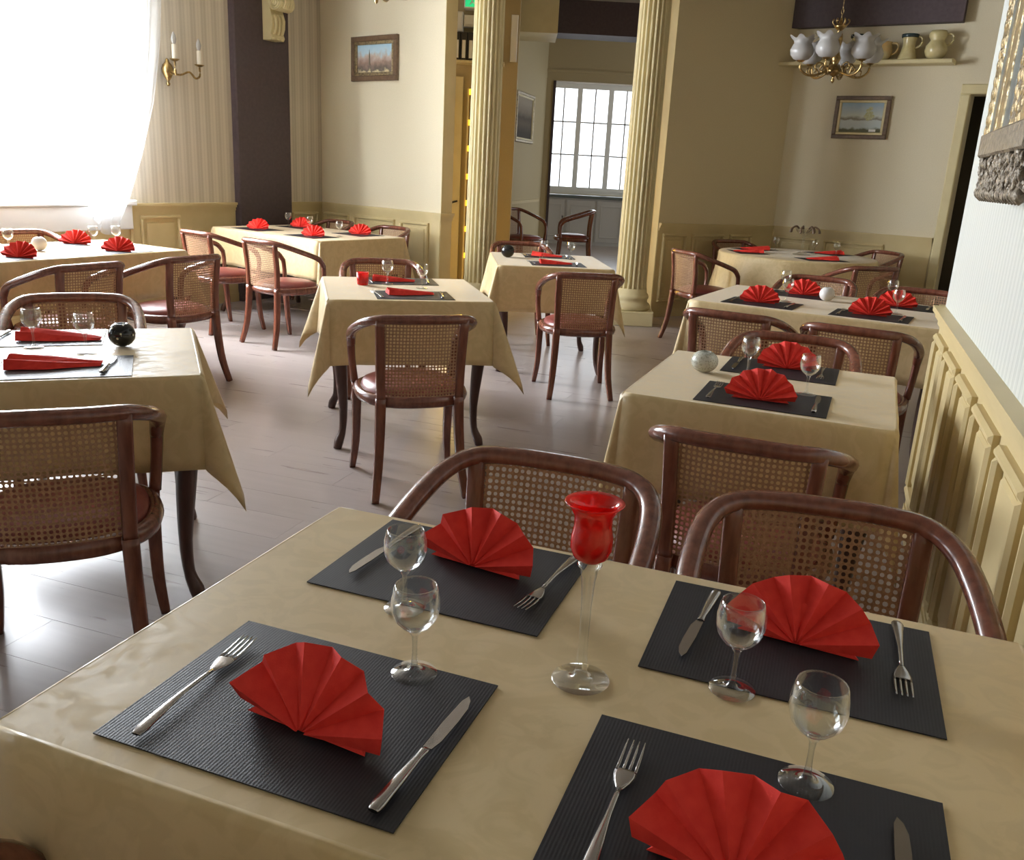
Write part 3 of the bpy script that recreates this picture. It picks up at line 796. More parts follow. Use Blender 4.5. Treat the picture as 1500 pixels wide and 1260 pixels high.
GL_BOWL = MB().lathe([(.0035, .062), (.010, .064), (.020, .071), (.028, .082), (.0315, .096), (.0312, .110), (.0285, .123), (.0268, .128), (.0260, .1285), (.0254, .127), (.0272, .122), (.0298, .109), (.0300, .097), (.0268, .084), (.019, .0735), (.009, .067), (.001, .066)], 28).mesh('bowl', 'glass')
GL_FOOT = MB().lathe([(.001, .0005), (.029, .0005), (.0305, .0012), (.030, .0020), (.018, .0032), (.008, .006), (.0045, .014), (.0036, .026), (.0036, .046), (.005, .057), (.0085, .0625), (.001, .0635)], 28).mesh('stem', 'glass')
def flat_tube(m, pts, rad): m.tube(pts, rad, 8, (0, 0, 1), sub=3)
FK_H = MB(); flat_tube(FK_H, [(0, -.112, .004), (0, -.10, .0055), (0, -.06, .0075), (0, -.02, .008), (0, .028, .0055)], [(.006, .0016), (.0088, .0022), (.0065, .0022), (.0036, .002), (.003, .0018)])
FK_T = MB(); FK_T.tube([(0, .026, .0055), (0, .040, .0045), (0, .052, .004), (0, .062, .0045)], [(.003, .0016), (.0095, .0014), (.0125, .0013), (.0125, .0013)], 8, sub=3)
for k in range(4):
    x = -.0103+.00687*k; FK_T.tube([(x, .060, .0045), (x, .085, .0055), (x*.97, .112, .0085)], [(.0021, .0012), (.0019, .0011), (.0009, .0007)], 6, sub=2)
KN_H = MB(); flat_tube(KN_H, [(0, -.112, .005), (0, -.102, .006), (0, -.06, .0065), (0, -.02, .006), (0, -.002, .0055)], [(.0062, .003), (.0088, .0042), (.0075, .004), (.005, .0034), (.0062, .0034)])
KN_B = MB().prism([(-.005, 0), (.006, 0), (.0095, .018), (.0098, .06), (.0085, .088), (.004, .104), (-.002, .112), (-.0055, .10), (-.0065, .05)], -.0008, .0008)
KN_B.v = [(x, z, .0055+y) for x, y, z in KN_B.v]
CUT = {'dinner_fork': [('handle', FK_H.mesh('handle', 'steel')), ('tines', FK_T.mesh('tines', 'steel'))], 'table_knife': [('handle', KN_H.mesh('handle', 'steel')), ('blade', KN_B.mesh('blade', 'steel'))]}
def mat_at(t, u, v, where, rot=0):
    o = place('placemat', MATM, None, t.at(u, v, TOPZ+.001), t.a+R(rot)); tag(o, 'black ribbed placemat '+where, 'placemat', 'black placemats'); return o
cnt = [0]
def fan(t, u, v, where, rot=0, flat=False, z=TOPZ+.003, sc=1):
    cnt[0] += 1
    o = place('folded_napkin' if flat else 'fan_napkin', (FOLDS if flat else FANS)[cnt[0] % (3 if flat else 4)+(4 if t is T1 and not flat else 0)], None, t.at(u, v, z), t.a+R(rot))
    tag(o, ('red napkin folded flat ' if flat else 'red fan napkin ')+where, 'napkin', 'red napkins'); o.scale = (sc, sc, sc)
    if not flat:
        md = o.modifiers.new('thickness', 'SOLIDIFY'); md.thickness = .0012
    return o
def glass(t, u, v, where, z=TOPZ+.001):
    o = empty('wine_glass', t.at(u, v, z)); tag(o, 'small clear wine glass '+where, 'glass', 'wine glasses')
    place('bowl', GL_BOWL, o); place('stem', GL_FOOT, o); return o
def cut(t, kind, u, v, where, rot=0, z=TOPZ+.0028):
    o = empty(kind, t.at(u, v, z), t.a+R(rot)); tag(o, 'steel %s %s' % (kind.split('_')[1], where), kind.split('_')[1], 'cutlery')
    for nm, me in CUT[kind]: place(nm, me, o)
    return o
# nearest table: local offsets are from its centre
def w1(x, y): return (x-T1.x, y-T1.y)
for (x, y, nm, fx, fy, fr, gx, gy) in ((-.524, .782, 'front left', -.50, .735, -6, -.443, .905), (-.519, 1.205, 'back left', -.495, 1.225, -8, -.535, 1.055), (.014, 1.191, 'back right', .02, 1.20, -6, -.052, 1.047), (-.002, .778, 'front right', -.01, .71, -4, .048, .892)):
    mat_at(T1, *w1(x, y), 'at the %s of the nearest table' % nm)
    fan(T1, *w1(fx, fy), 'at the %s of the nearest table' % nm, fr)
    glass(T1, *w1(gx, gy), 'at the %s placemat of the nearest table' % nm)
cut(T1, 'dinner_fork', *w1(-.672, .765), 'on the front left placemat of the nearest table', 3)
cut(T1, 'table_knife', *w1(-.357, .765), 'on the front left placemat of the nearest table', -3)
cut(T1, 'dinner_fork', *w1(-.362, 1.225), 'on the back left placemat of the nearest table', 174)
cut(T1, 'table_knife', *w1(-.655, 1.22), 'on the back left placemat of the nearest table', 176)
cut(T1, 'table_knife', *w1(-.118, 1.20), 'on the back right placemat of the nearest table', 175)
cut(T1, 'dinner_fork', *w1(.160, 1.225), 'on the back right placemat of the nearest table', 180)
cut(T1, 'dinner_fork', *w1(-.140, .762), 'on the front right placemat of the nearest table', 0)
cut(T1, 'table_knife', *w1(.142, .755), 'on the front right placemat of the nearest table', 0)
# tall candle holder
o = empty('candle_holder', (-.24, .984, TOPZ+.001)); tag(o, 'tall clear candle holder with a red glass cup on the nearest table', 'candle holder')
MB().lathe([(.001, .0005), (.037, .0005), (.0385, .002), (.037, .0026), (.02, .0034), (.010, .006), (.0075, .02), (.0062, .06), (.0068, .11), (.009, .145), (.0125, .162), (.016, .166), (.014, .170), (.001, .171)], 28).build('stem', 'glass', o)
MB().lathe([(.001, .170), (.012, .171), (.022, .178), (.0265, .190), (.0262, .205), (.0235, .219), (.024, .232), (.031, .245), (.0375, .2505), (.0365, .2515), (.030, .2475), (.0222, .234), (.0215, .219), (.024, .205), (.0243, .191), (.020, .181), (.001, .175)], 28).build('cup', 'redglass', o)
MB().lathe([(.001, .176), (.0185, .177), (.0195, .186), (.0195, .196), (.001, .197)], 20).build('wax', 'napkin', o)

# small table by the right wall
for v, nm, gu, gv, fu, fv in ((-.225, 'near', .125, -.09, .005, -.27), (.245, 'far', -.085, .105, .03, .27)):
    mat_at(T2, .012, v, 'on the %s side of the crackled bowl table' % nm)
    fan(T2, fu, fv, 'on the %s side of the crackled bowl table' % nm, 4)
    glass(T2, gu, gv, 'on the %s side of the crackled bowl table' % nm)
    sg = 0 if nm == 'near' else 180
    cut(T2, 'dinner_fork', -.14 if sg == 0 else .15, v, 'on the %s side of the crackled bowl table' % nm, sg)
    cut(T2, 'table_knife', .165 if sg == 0 else -.14, v, 'on the %s side of the crackled bowl table' % nm, sg)
def ball_votive(name, t, u, v, r, h, mat, label, cat, inner=True):
    prof = []
    for k in range(13):
        a = -PI/2*.86+(PI*.86/2+PI/2*.70)*k/12
        prof.append((r*math.cos(a), h/2+h*.55*math.sin(a)))
    z0 = prof[0][1]; prof = [(x, z-z0) for x, z in prof]; rt, zt = prof[-1]
    prof = [(.001, 0)]+prof+[(rt-.004, zt), (rt-.003, zt-.01), (r*.8, h*.45), (r*.5, .012), (.001, .01)]
    o = empty(name, t.at(u, v, TOPZ+.001)); tag(o, label, cat)
    MB().lathe(prof, 28).build('bowl', mat, o)
    if inner: MB().lathe([(.001, .011), (.016, .011), (.016, .024), (.001, .025)], 16).build('wax', 'candle', o)
    return o
ball_votive('votive_bowl', T2, -.225, .045, .046, .070, 'crackle', 'grey crackled glass bowl on the small table by the right wall', 'candle bowl')
# long table on the right
for u, v, nm, gu, gv, fu, fv, fr in ((-.30, -.29, 'near left', -.215, -.10, -.315, -.30, 10), (.265, -.29, 'near right', .36, -.09, .255, -.29, 10), (-.23, .27, 'far left', -.33, .36, -.20, .27, 8), (.34, .27, 'far right', .27, .42, .33, .20, 8)):
    mat_at(T3, u, v, '%s on the long table by the wall end' % nm)
    fan(T3, fu, fv, '%s on the long table by the wall end' % nm, fr)
    glass(T3, gu, gv, '%s on the long table by the wall end' % nm)
    cut(T3, 'dinner_fork', u-.15, v, '%s on the long table by the wall end' % nm, 0 if v < 0 else 180)
    cut(T3, 'table_knife', u+.15, v, '%s on the long table by the wall end' % nm, 0 if v < 0 else 180)
ball_votive('votive_glass', T3, -.04, .13, .042, .075, 'frost', 'frosted white votive glass on the long table by the wall end', 'votive')
# red votive table
for v, nm, gu, gv, fu in ((-.265, 'near', .10, .0, .01), (.265, 'far', -.07, .13, -.02)):
    mat_at(T5, .02, v, 'on the %s side of the red votive table' % nm)
    fan(T5, fu, v+(.03 if nm == 'near' else .0), 'on the %s side of the red votive table' % nm, 184 if nm == 'near' else 172, True)
    glass(T5, gu, gv, 'on the %s side of the red votive table' % nm)
    cut(T5, 'dinner_fork', -.163, v, 'on the %s side of the red votive table' % nm, 10)
    cut(T5, 'table_knife', .165, v, 'on the %s side of the red votive table' % nm, -6)
o = empty('votive_glass', T5.at(-.205, .10, TOPZ+.001)); tag(o, 'small red glass votive on the middle table', 'votive')
MB().lathe([(.001, .001), (.028, .001), (.030, .01), (.033, .066), (.031, .067), (.028, .012), (.001, .009)], 24).build('cup', 'redglass', o)
MB().lathe([(.001, .010), (.024, .010), (.025, .040), (.001, .042)], 18).build('wax', 'napkin', o)
# table before the columns
for v, nm, gu, gv in ((-.27, 'near', .18, .12), (.27, 'far', -.02, .16)):
    mat_at(T6, .03, v, 'on the %s side of the table before the columns' % nm)
    fan(T6, .02, v, 'on the %s side of the table before the columns' % nm, 182 if nm == 'near' else 165, True)
    glass(T6, gu, gv, 'on the %s side of the table before the columns' % nm)
    cut(T6, 'dinner_fork', -.155, v, 'on the %s side of the table before the columns' % nm, 8)
    cut(T6, 'table_knife', .17, v, 'on the %s side of the table before the columns' % nm, -8)
ball_votive('votive_bowl', T6, -.30, .07, .050, .088, 'black', 'plain black ball votive on the table before the columns', 'candle bowl')
# left edge table
for v, nm, gu, gv, fu, fr in ((-.235, 'near', .06, -.03, -.01, 176), (.235, 'far', -.10, .075, -.03, 165)):
    mat_at(T7, .01 if nm == 'near' else -.09, v, 'on the %s side of the flecked ball table' % nm)
    fan(T7, fu, v+(.02 if nm == 'near' else -.03), 'on the %s side of the flecked ball table' % nm, fr, True, sc=1.1)
    glass(T7, gu, gv, 'on the %s side of the flecked ball table' % nm)
    cut(T7, 'dinner_fork', -.17 if nm == 'near' else .13, v, 'on the %s side of the flecked ball table' % nm, 0 if nm == 'near' else 180)
    cut(T7, 'table_knife', .135 if nm == 'near' else -.22, v, 'on the %s side of the flecked ball table' % nm, -8 if nm == 'near' else 172)
ball_votive('votive_bowl', T7, .165, .065, .043, .075, 'blackpat', 'black ball votive with pale flecks on the left edge table', 'candle bowl')
# window table
for u, v, nm, fr in ((-.44, -.27, 'near left', -62), (.215, -.27, 'near right', -58), (.28, .25, 'far right', -58)):
    mat_at(T8, u, v, '%s on the window table' % nm)
    fan(T8, u, v-.04, '%s on the window table' % nm, fr)
for u, v, nm in ((-.24, .10, 'left'), (.33, .08, 'before the far napkin'), (.46, .02, 'right')): glass(T8, u, v, 'on the window table, '+nm)
ball_votive('votive_glass', T8, -.12, -.02, .045, .08, 'frost', 'white frosted votive glowing on the window table', 'votive')
# far corner table
for u, v, nm in ((-.36, -.27, 'near left'), (.37, -.27, 'near right'), (-.43, .27, 'far left'), (.36, .27, 'far right')):
    mat_at(T9, u, v, '%s on the far corner table' % nm)
    fan(T9, u+(.02 if 'right' in nm else 0), v, '%s on the far corner table' % nm, 25)
for u, v, nm in ((-.52, .20, 'left'), (.45, -.03, 'right'), (-.08, .09, 'in the middle')): glass(T9, u, v, 'standing %s of the far corner table' % nm if nm != 'in the middle' else 'in the middle of the far corner table')
# round table
for ang, nm, fr in ((205, 'left', 0), (150, 'back left', 0), (300, 'front', 5), (55, 'back right', 10)):
    a = R(ang); u, v = .47*math.cos(a), .47*math.sin(a)
    m_ = mat_at(T4, u, v, '%s on the round alcove table' % nm, ang-270)
    fan(T4, u, v, '%s on the round alcove table' % nm, fr+20, True, sc=1.15)
for u, v, nm in ((-.22, .30, 'left of the centrepiece'), (.14, .24, 'right of the centrepiece'), (.34, .16, 'farthest right')): glass(T4, u, v, nm+' on the round alcove table')
o = empty('glass_centrepiece', (T4.x+.04, T4.y+.02, TOPZ+.001)); tag(o, 'dark glass centrepiece with drooping lobes on the round table', 'vase')
MB().lathe([(.001, .001), (.08, .001), (.082, .006), (.05, .012), (.014, .03), (.011, .12), (.014, .18), (.001, .185)], 24).build('stem', 'glass', o)
MB().lathe([(.001, .175), (.03, .18), (.07, .21), (.085, .235), (.08, .237), (.05, .205), (.001, .19)], 24).build('dish', 'glass', o)
for k in range(7):
    a = 2*PI*k/7; MB().tube([(.03*math.cos(a), .03*math.sin(a), .20), (.08*math.cos(a), .08*math.sin(a), .255), (.125*math.cos(a), .125*math.sin(a), .235), (.135*math.cos(a), .135*math.sin(a), .20)], [.006, .007, .009, .012], 7).build('petal', 'frame_brown', o)

# ------------------------------------------------------------------ curtain
def wl(u, y, z): return ww.matrix_basis @ Vector((u, y, z))
m = MB(); vs = []; fs = []; NZ = 26; NU = 168
def lerp(tab, z):
    for (z0, a), (z1, b) in zip(tab, tab[1:]):
        if z0 <= z <= z1: return a+(b-a)*(z-z0)/(z1-z0)
    return tab[0][1] if z < tab[0][0] else tab[-1][1]
right = [(.55, -2.60), (.775, -2.68), (.99, -2.56), (1.35, -2.40), (1.77, -2.26), (2.2, -2.17), (2.57, -2.125), (3.2, -2.06)]
left = [(.55, -4.38), (3.2, -4.38)]
for i in range(NZ+1):
    for k in range(NU+1):
        t = k/NU; zb = .985-.27*max(0, min(1, (t-.80)/.12)); z = zb+(3.2-zb)*i/NZ; a, b = lerp(left, z), lerp(right, z); amp = .012+.028*t*t
        vs.append((WL+a+(b-a)*t, -.155+amp*math.sin(t*2*PI*21+.5*math.sin(z*2)), z))
for i in range(NZ):
    for k in range(NU): fs.append((i*(NU+1)+k, i*(NU+1)+k+1, (i+1)*(NU+1)+k+1, (i+1)*(NU+1)+k))
m.add(vs, fs, True); cu = m.mesh('sheer_curtain', 'sheer'); co = place('sheer_curtain', cu, None, ww.location, ww.rotation_euler.z)
tag(co, 'white sheer curtain drawn across the bright window, its edge swept aside', 'curtain')
o = empty('curtain_rod', wl(WL-3.4, -.155, 3.22), ww.rotation_euler.z); tag(o, 'white curtain rod above the left window', 'curtain rod')
MB().tube([(-1.2, 0, 0), (1.45, 0, 0)], .014, 8, sub=1).build('rod', 'white', o)
for x in (-1.1, 1.35): MB().box(x-.015, x+.015, 0, .155, -.012, .012).build('bracket', 'white', o)

# ------------------------------------------------------------------ wall sconce
o = empty('wall_sconce', wl(WL-2.0, 0, 2.05), ww.rotation_euler.z); tag(o, 'brass wall sconce with two candle lamps on the striped wall', 'wall lamp')
MB().lathe([(.001, -.13), (.012, -.125), (.018, -.11), (.008, -.095), (.012, -.085), (.03, -.06), (.047, -.02), (.05, .01), (.04, .04), (.02, .06), (.012, .085), (.001, .095)], 18, (0, -.055, 0)).build('backplate', 'brass', o)
for sx, e in ((-1, (-.045, -.20, .06)), (1, (.27, -.14, .05))):
    x, y, z = e
    MB().tube([(0, -.08, -.02), (x*.35, y*.7, -.03), (x*.62, y*.9, .0), (x*.82, y, -.045), (x, y, -.02), (x, y, z)], .009, 7).build('arm', 'brass', o)
    MB().lathe([(.001, 0), (.022, .004), (.04, .016), (.042, .020), (.02, .022), (.001, .022)], 16, e).build('drip_pan', 'brass', o)
    cd = MB().lathe([(.019, .022), (.020, .06), (.019, .13), (.016, .134), (.001, .134)], 14, e).build('candle_sleeve', 'candle', o)
    MB().lathe([(.009, .134), (.018, .152), (.022, .175), (.016, .205), (.001, .232)], 12, e).build('bulb', 'milk', o)

# ------------------------------------------------------------------ pictures
def picture(name, wallo, x, z, w, h, kind, label, fw=.045, fm='frame_brown', fm2='gold', tilt=0):
    o = empty(name, wallo.matrix_basis @ Vector((x, -.002, z)), wallo.rotation_euler.z); tag(o, label, 'painting', 'framed paintings')
    a, b = w/2, h/2
    def ring(a, b, t, y0, y1, mat, nm):
        m = MB()
        for (x0, x1, c, e) in ((-a, a, b-t, b), (-a, a, -b, -b+t), (-a, -a+t, -b+t, b-t), (a-t, a, -b+t, b-t)): m.bbox(x0, x1, y0, y1, c, e, .006)
        return m.build(nm, mat, o)
    ring(a, b, fw*.65, -.035, 0, fm, 'frame'); ring(a-fw*.6, b-fw*.6, fw*.45, -.028, 0, fm2, 'inner_frame')
    MB().box(-a+fw, a-fw, -.012, -.008, -b+fw, b-fw).build('canvas', mat_scene(name+'_paint', kind), o)
    return o
p1 = picture('landscape_painting', pwall, .845, 2.355, .66, .41, 0, 'landscape in a gilt and brown frame on the back left wall', .075)
# a church spire and two trees as the painter set them
MB().prism([(-.085, -.06), (-.063, -.06), (-.066, .03), (-.074, .085), (-.082, .03)], -.0145, -.0125).build('painted_spire', 'earth', p1)
p2 = picture('lake_painting', far, .742, 2.06, .53, .405, 1, 'pale lake landscape with a yellow tree, framed on the far wall', .06, 'frame_brown', 'cream')
tr_ = MB()
for k in range(14):
    a = random.uniform(0, 6.28); q = random.uniform(0, .05); x, z = .07+q*math.cos(a), .035+q*1.1*math.sin(a)
    tr_.prism([(x+.022*math.cos(t), z+.018*math.sin(t)) for t in [2*PI*i/7 for i in range(7)]], -.0142-.0001*k, -.0122)
tr_.build('painted_tree', pm('painted_foliage', (.42, .42, .20), .5, c2=(.55, .55, .36), scale=60), p2)
MB().box(.09, .155, -.016, -.0125, -.132, -.11).build('name_plate', 'white', p2)
picture('dark_engraving', hr, 1.0, 2.06, 1.0, .64, 2, 'dark engraving in a thin gilt frame in the hall', .06, 'gold', 'cream')

# ------------------------------------------------------------------ gilt frame on the right wall
# local x runs south along the wall: x = 3.97 - y
o = empty('gilt_mirror', (RX, 0, 0), rw.rotation_euler.z); tag(o, 'large ornate gilt mirror on the right wall at the picture edge', 'mirror')
FAR, NEAR, BOT, TOP = -2.92, -.35, 1.395, 3.0     # far end, near end, foot and top of the frame
SW = .70                                            # width of the carved stile
bands = [(0, .13, .100, 'gold', 'leaf_moulding'), (.13, .24, .097, 'bluegrey', 'lacquer_band'), (.24, .30, .100, 'gold', 'gilt_bead'), (.30, .42, .0985, 'gold', 'gilt_cove'), (.42, .55, .095, 'bluegrey', 'lacquer_band'), (.55, .80, .094, 'gilt_dark', 'carved_band'), (.80, 1.0, .096, 'gold', 'sight_moulding')]
for a, b, d, mt, nm in bands:
    a *= SW; b *= SW
    MB().bbox(FAR+a, FAR+b, -d, 0, BOT+.12, TOP, .003).build(nm, mt, o)
    MB().bbox(NEAR-b, NEAR-a, -d, 0, BOT+.12, TOP, .012).build(nm, mt, o)
MB().bbox(FAR+SW, NEAR-SW, -.07, 0, BOT+.02, BOT+.16, .012).build('bottom_rail', 'gold', o)
MB().bbox(FAR+SW, NEAR-SW, -.09, 0, TOP-.14, TOP, .012).build('top_rail', 'gold', o)
MB().box(FAR+SW-.02, NEAR-SW+.02, -.03, -.02, BOT+.14, TOP-.1).build('mirror_glass', 'mirror', o)
lm = MB().lathe([(.001, -.026), (.012, -.015), (.017, 0), (.012, .015), (.001, .026)], 8).mesh('leaf', 'gold')
z = BOT+.17
while z < TOP-.02:
    for x, y in ((FAR+.025, -.099), (FAR+.065, -.099), (FAR+.41, -.093), (FAR+.45, -.093), (FAR+.49, -.093), (FAR+.53, -.093)):
        q = place('leaf', lm, o, (x, y, z+random.uniform(-.008, .008))); q.rotation_euler = (0, random.choice((-.6, .6)), 0); q.scale = (1, .32, .75)
    z += .034
for X in (FAR, NEAR-SW):
    m = MB(); rnd = random.Random(3)
    m.bbox(X-.02, X+SW+.02, -.104, 0, BOT+.10, BOT+.165, .006)
    m.bbox(X, X+SW, -.09, 0, BOT+.01, BOT+.10, .012)
    for k in range(150):
        m.lathe([(.001, -.016), (.007, -.009), (.010, 0), (.007, .009), (.001, .016)], 6, (X+rnd.uniform(0, SW), -.09, BOT+rnd.uniform(.0, .10)))
    for k in range(16): m.lathe([(.001, -.022), (.015, -.01), (.019, 0), (.013, .016), (.001, .022)], 7, (X+.02+k*SW/16, -.08, BOT+.004))
    m.build('corner_ornament', 'gilt_dark', o)

# ------------------------------------------------------------------ shelf with jugs on the far wall
sh = MB().bbox(-.26, 1.52, -.20, 0, 2.535, 2.575, .008); so = sh.build('wall_shelf', 'cream', None, far.location, far.rotation_euler.z); tag(so, 'long cream shelf high on the far wall holding jugs', 'shelf')
def jug(x, prof, mat, label, hz, hr, handle=1, rim=None):
    p = far.matrix_basis @ Vector((x, -.11, 2.576)); o = empty('clay_jug', p, far.rotation_euler.z); tag(o, label, 'jug', 'jugs on the shelf')
    MB().lathe([(.001, 0)]+prof+[(prof[-1][0]-.008, prof[-1][1]), (prof[-1][0]-.012, prof[-1][1]-.03), (.001, prof[-1][1]-.05)], 24).build('body', mat, o)
    MB().tube([(hr-.012, 0, hz+.05), (hr+.035, 0, hz+.052), (hr+.055, 0, hz+.01), (hr+.03, 0, hz-.035), (hr-.006, 0, hz-.045)], .009, 8).build('handle', mat, o)
    if rim: MB().lathe([(rim[0]-.004, rim[1]-.03), (rim[0]+.003, rim[1]-.026), (rim[0]+.005, rim[1]), (rim[0]-.006, rim[1]+.003)], 24).build('rim', 'claydark', o)
jug(1.345, [(.05, 0), (.085, .03), (.10, .075), (.092, .12), (.066, .155), (.062, .17), (.078, .195), (.082, .225), (.066, .25)], 'clay', 'bulbous olive jug at the right end of the shelf', .165, .082)
jug(1.10, [(.085, 0), (.086, .012), (.072, .05), (.056, .12), (.056, .16), (.066, .20), (.074, .225)], 'clay', 'conical pale jug with a dark rim on the shelf', .15, .06, rim=(.074, .225))
jug(.88, [(.05, 0), (.07, .04), (.078, .085), (.07, .125), (.062, .15), (.07, .165)], 'clay2', 'small orange brown jug half behind the chandelier', .10, .072)
jug(.63, [(.055, 0), (.09, .05), (.098, .11), (.08, .17), (.062, .195), (.075, .235)], 'clay', 'round jug with a dark mouth behind the chandelier shades', .15, .09, rim=(.075, .235))
jug(.30, [(.05, 0), (.085, .05), (.09, .11), (.07, .17), (.055, .20), (.066, .23)], 'clay', 'olive jug at the left end of the shelf', .13, .08)

# ------------------------------------------------------------------ chandeliers
def chandelier(loc, top, label, rz=0):
    o = empty('chandelier', loc, rz); tag(o, label, 'chandelier', 'brass chandeliers')
    MB().lathe([(.001, 0), (.012, .012), (.014, .03), (.006, .042), (.012, .055), (.035, .065), (.058, .085), (.06, .105), (.04, .125), (.022, .14), (.03, .165), (.04, .19), (.03, .22), (.02, .25), (.026, .29), (.034, .33), (.028, .37), (.018, .40), (.04, .42), (.05, .435), (.02, .45), (.012, .49), (.001, .50)], 20).build('body', 'brass', o)
    am = MB().tube([(.045, 0, .105), (.10, 0, .075), (.16, 0, .055), (.225, 0, .06), (.275, 0, .10), (.28, 0, .155)], .0095, 8)
    am.tube([(.10, 0, .08), (.085, 0, .13), (.13, 0, .155), (.16, 0, .12), (.135, 0, .095)], .007, 7)
    am.tube([(.17, 0, .06), (.185, 0, .11), (.22, 0, .10), (.215, 0, .07)], .006, 7)
    am = am.mesh('arm', 'brass')
    cp = MB().lathe([(.001, .15), (.02, .152), (.034, .165), (.036, .172), (.02, .175), (.014, .20), (.001, .20)], 16).mesh('cup', 'brass')
    def rf(i, a, r, z):
        q = max(0, (i-5)/3) if i > 5 else 0
        return r+q*.010*math.sin(a*7), z+q*.010*math.sin(a*7)
    shd = MB().lathe([(.024, .172), (.045, .18), (.064, .205), (.068, .235), (.058, .262), (.05, .278), (.056, .295), (.068, .308), (.076, .314)], 56, ripple=rf).mesh('shade', 'milk')
    for k in range(6):
        a = 2*PI*k/6+.3; q = place('arm', am, o, (0, 0, 0), a)
        place('cup', cp, q, (.28, 0, 0)); place('shade', shd, q, (.28, 0, -.045)).scale = (1.38, 1.38, 1.22)
    for k in range(6):
        a = 2*PI*k/6; MB().tube([(.02*math.cos(a), .02*math.sin(a), .42), (.055*math.cos(a), .055*math.sin(a), .45), (.065*math.cos(a), .065*math.sin(a), .475), (.05*math.cos(a), .05*math.sin(a), .485)], .006, 6).build('crown_leaf', 'brass', o)
    z = .49
    while loc[2]+z < top:
        MB().tube([(.009*math.cos(t), 0, z+.018+.02*math.sin(t)) for t in [2*PI*i/10 for i in range(10)]], .0028, 5, (0, 1, 0), closed=True, sub=1).build('chain_link', 'brass', o).rotation_euler = (0, 0, (PI/2 if int(z*100) % 2 else 0))
        z += .034
    MB().lathe([(.06, 0), (.055, -.02), (.02, -.035), (.001, -.04)], 18, (0, 0, top-loc[2])).build('ceiling_rose', 'brass', o)
    return o
chandelier((-.286, 8.14, 2.20), CEIL, 'brass chandelier with ruffled frosted shades over the round table')
chandelier((-3.245, 5.82, 2.43), CEIL, 'brass chandelier of which only the bottom tip shows, top left', .4)

# ------------------------------------------------------------------ hall things
hm = hl.matrix_basis
def hpos(x, y, z): return hm @ Vector((x, y, z))
hz = hl.rotation_euler.z
# a panelled door left of the lit shelves
d_ = MB().bbox(.45, 1.00, -.05, -.001, .0, 2.35, .006).build('door_1', 'cream'); d_.parent = hl; struct(d_, 'cream panelled hall door')
for z0, z1 in ((.12, .85), (1.0, 2.2)):
    m = MB()
    for (a, b, c, e) in ((.54, .90, z0, z0+.02), (.54, .90, z1-.02, z1), (.54, .56, z0, z1), (.88, .90, z0, z1)): m.bbox(a, b, -.064, -.05, c, e, .005)
    m.build('door_panel', 'cream', d_)
MB().tube([(.965, -.05, 1.0), (.965, -.10, 1.0), (.93, -.11, .99), (.87, -.11, .965)], .011, 7).build('door_handle', 'iron', d_)
# lit shelves
o = empty('lit_display_shelf', hpos(1.06, -.002, 0), hz); tag(o, 'narrow display shelf glowing amber beside the left column', 'shelf')
MB().box(0, .17, -.02, 0, .12, 2.22).box(0, .02, -.20, -.02, .12, 2.22).box(.15, .17, -.20, -.02, .12, 2.22).build('carcass', 'cream', o)
zs = [.40, .70, .99, 1.28, 1.585, 1.86, 2.18]
for z in zs:
    MB().box(.02, .15, -.20, -.02, z-.012, z+.012).build('shelf_board', 'cream', o)
    MB().box(.02, .15, -.212, -.20, z-.03, z+.03).build('light_strip', 'amber', o)
l = bpy.data.lights.new('amber_shelf_lamp', 'AREA'); l.size = .13; l.shape = 'RECTANGLE'; l.size_y = 1.6; l.energy = 24; l.color = (1, .60, .06)
q = bpy.data.objects.new('amber_shelf_lamp', l); COL.objects.link(q); q.parent = o; q.location = (.085, -.23, 1.0); q.rotation_euler = (-PI/2, 0, 0)
bot = MB().lathe([(.001, 0), (.034, 0), (.036, .02), (.036, .13), (.028, .16), (.012, .185), (.011, .235), (.013, .24), (.001, .24)], 14).mesh('bottle', 'bottle')
for i, z in enumerate(zs[:-1]):
    b = place('liqueur_bottle', bot, None, hpos(1.06+.085, -.11, z+.0125), hz)
    b.scale = (1, 1, .92); tag(b, 'amber bottle on the %s amber lit shelf beside the left column' % ['lowest', 'second lowest', 'third lowest', 'third highest', 'second highest', 'highest'][i], 'bottle', 'bottles on the lit shelf')
# things over the door
shf = MB().bbox(.78, 1.45, -.26, -.001, 2.475, 2.50, .004).build('binder_shelf', 'cream', None, hl.location, hz); tag(shf, 'narrow shelf over the hall door holding binders', 'shelf')
for k in range(4):
    o = empty('ring_binder', hpos(.895+.075*k, -.24, 2.501), hz); tag(o, ['dark binder with white spine label, leftmost over the hall door', 'dark binder with white spine label, second from the left over the hall door', 'dark binder touching the left column, third over the hall door', 'dark binder hidden most behind the left column'][k], 'binder', 'binders')
    MB().bbox(0, .070, 0, .20, 0, .28, .004).build('cover', 'iron', o)
    MB().box(.016, .052, -.002, 0, .02, .20).build('spine_label', 'white', o)
o = MB().bbox(0, .095, -.16, -.001, 0, .20, .008).build('fuse_box', 'white', None, hpos(.885, 0, 2.795), hz); tag(o, 'taller white electrical box above the binders in the hall', 'box')
MB().bbox(.012, .083, -.165, -.16, .02, .18, .004).build('cover', 'white', o)
o = MB().bbox(0, .20, -.13, -.001, 0, .12, .008).build('junction_box', 'white', None, hpos(.985, 0, 2.85), hz); tag(o, 'lower white box right of the taller one, above the binders', 'box')
MB().bbox(.015, .185, -.135, -.13, .02, .10, .004).build('cover', 'white', o)
o = empty('exit_sign', hpos(.99, -.15, 3.03), hz); tag(o, 'green lit exit sign beside the left column top', 'sign')
MB().bbox(0, .30, -.03, .15, 0, .16, .006).build('housing', 'white', o); MB().box(.012, .288, -.036, -.03, .012, .148).build('face', 'green', o)
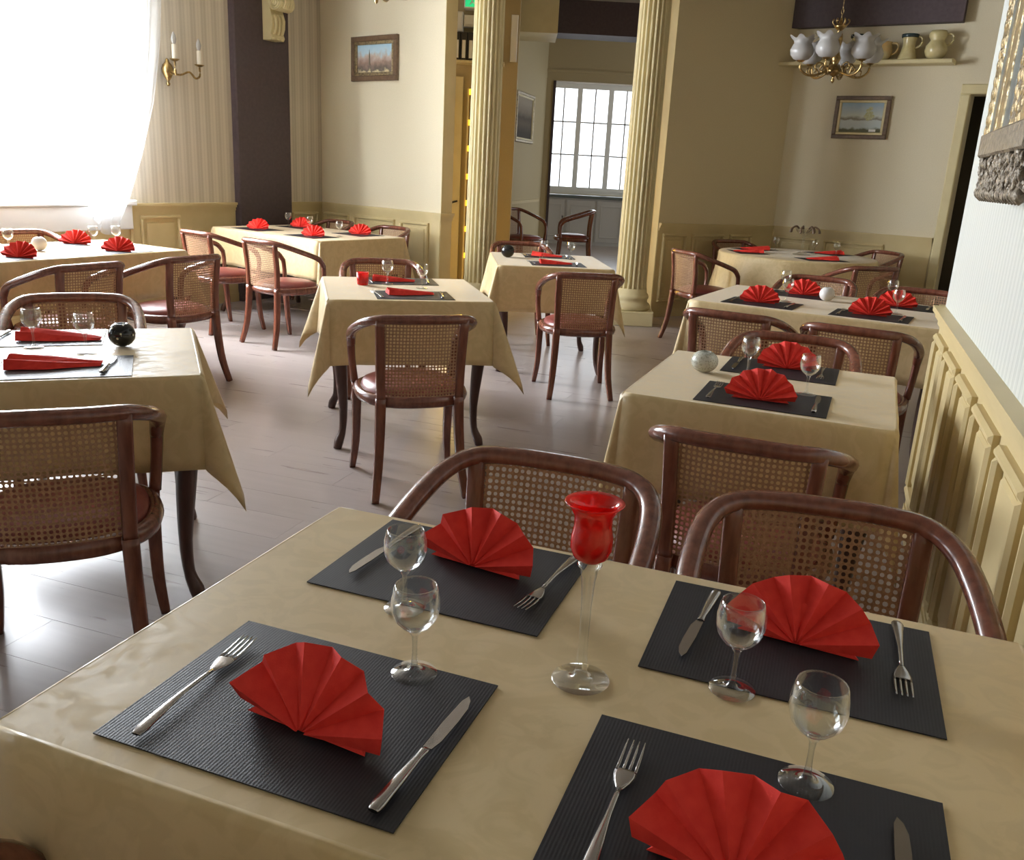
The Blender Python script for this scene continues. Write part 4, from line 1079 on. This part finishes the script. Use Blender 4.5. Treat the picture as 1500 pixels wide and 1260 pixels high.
# running figure and arrow on the sign
fg = MB()
fg.prism([(.075+.014*math.cos(t), .118+.014*math.sin(t)) for t in [2*PI*i/10 for i in range(10)]], -.038, -.036)
for a, b in (((.075, .10), (.085, .065)), ((.085, .065), (.105, .045)), ((.085, .065), (.062, .035)), ((.077, .095), (.105, .085)), ((.077, .095), (.052, .085))):
    dx, dz = b[0]-a[0], b[1]-a[1]; L = math.hypot(dx, dz); nx, nz = -dz/L*.006, dx/L*.006
    fg.prism([(a[0]+nx, a[1]+nz), (a[0]-nx, a[1]-nz), (b[0]-nx, b[1]-nz), (b[0]+nx, b[1]+nz)], -.038, -.036)
fg.prism([(.15, .07), (.15, .09), (.20, .09), (.20, .108), (.235, .08), (.20, .052), (.20, .07)], -.038, -.036)
fg.build('pictogram', 'white', o)
o = MB().bbox(0, .075, -.03, 0, 0, .48, .006).build('wall_notice', 'white', None, hpos(1.50, 0, 2.53), hz); tag(o, 'narrow white panel on the wall right of the left column', 'panel')
o.location = hpos(1.505, -.002, 2.53)
# grey cabinet under the far window
cb0 = F0+HD*1.15+Vector((HD.y, -HD.x))*.62
o = empty('window_cabinet', (cb0.x, cb0.y, .12), R(20)); tag(o, 'grey cabinet with panelled doors under the far room window', 'cabinet')
MB().box(0, 2.2, 0, .6, .0, .82).build('body', 'grey', o)
MB().bbox(-.04, 2.24, -.06, .6, .82, .87, .008).build('worktop', 'bluegrey', o)
for k in range(4):
    x = .04+k*.54
    d = MB().bbox(x, x+.50, -.022, 0, .06, .79, .005).build('door', 'grey', o)
    m = MB()
    for (a, b, c, e) in ((x+.06, x+.44, .14, .165), (x+.06, x+.44, .685, .71), (x+.06, x+.085, .165, .685), (x+.415, x+.44, .165, .685)): m.bbox(a, b, -.034, -.022, c, e, .004)
    m.build('panel', 'grey', d)
    hx_ = x+.46 if k % 2 == 0 else x+.04
    MB().tube([(hx_, -.022, .50), (hx_, -.055, .49), (hx_, -.055, .41), (hx_, -.022, .40)], .008, 6).build('handle', 'iron', d)
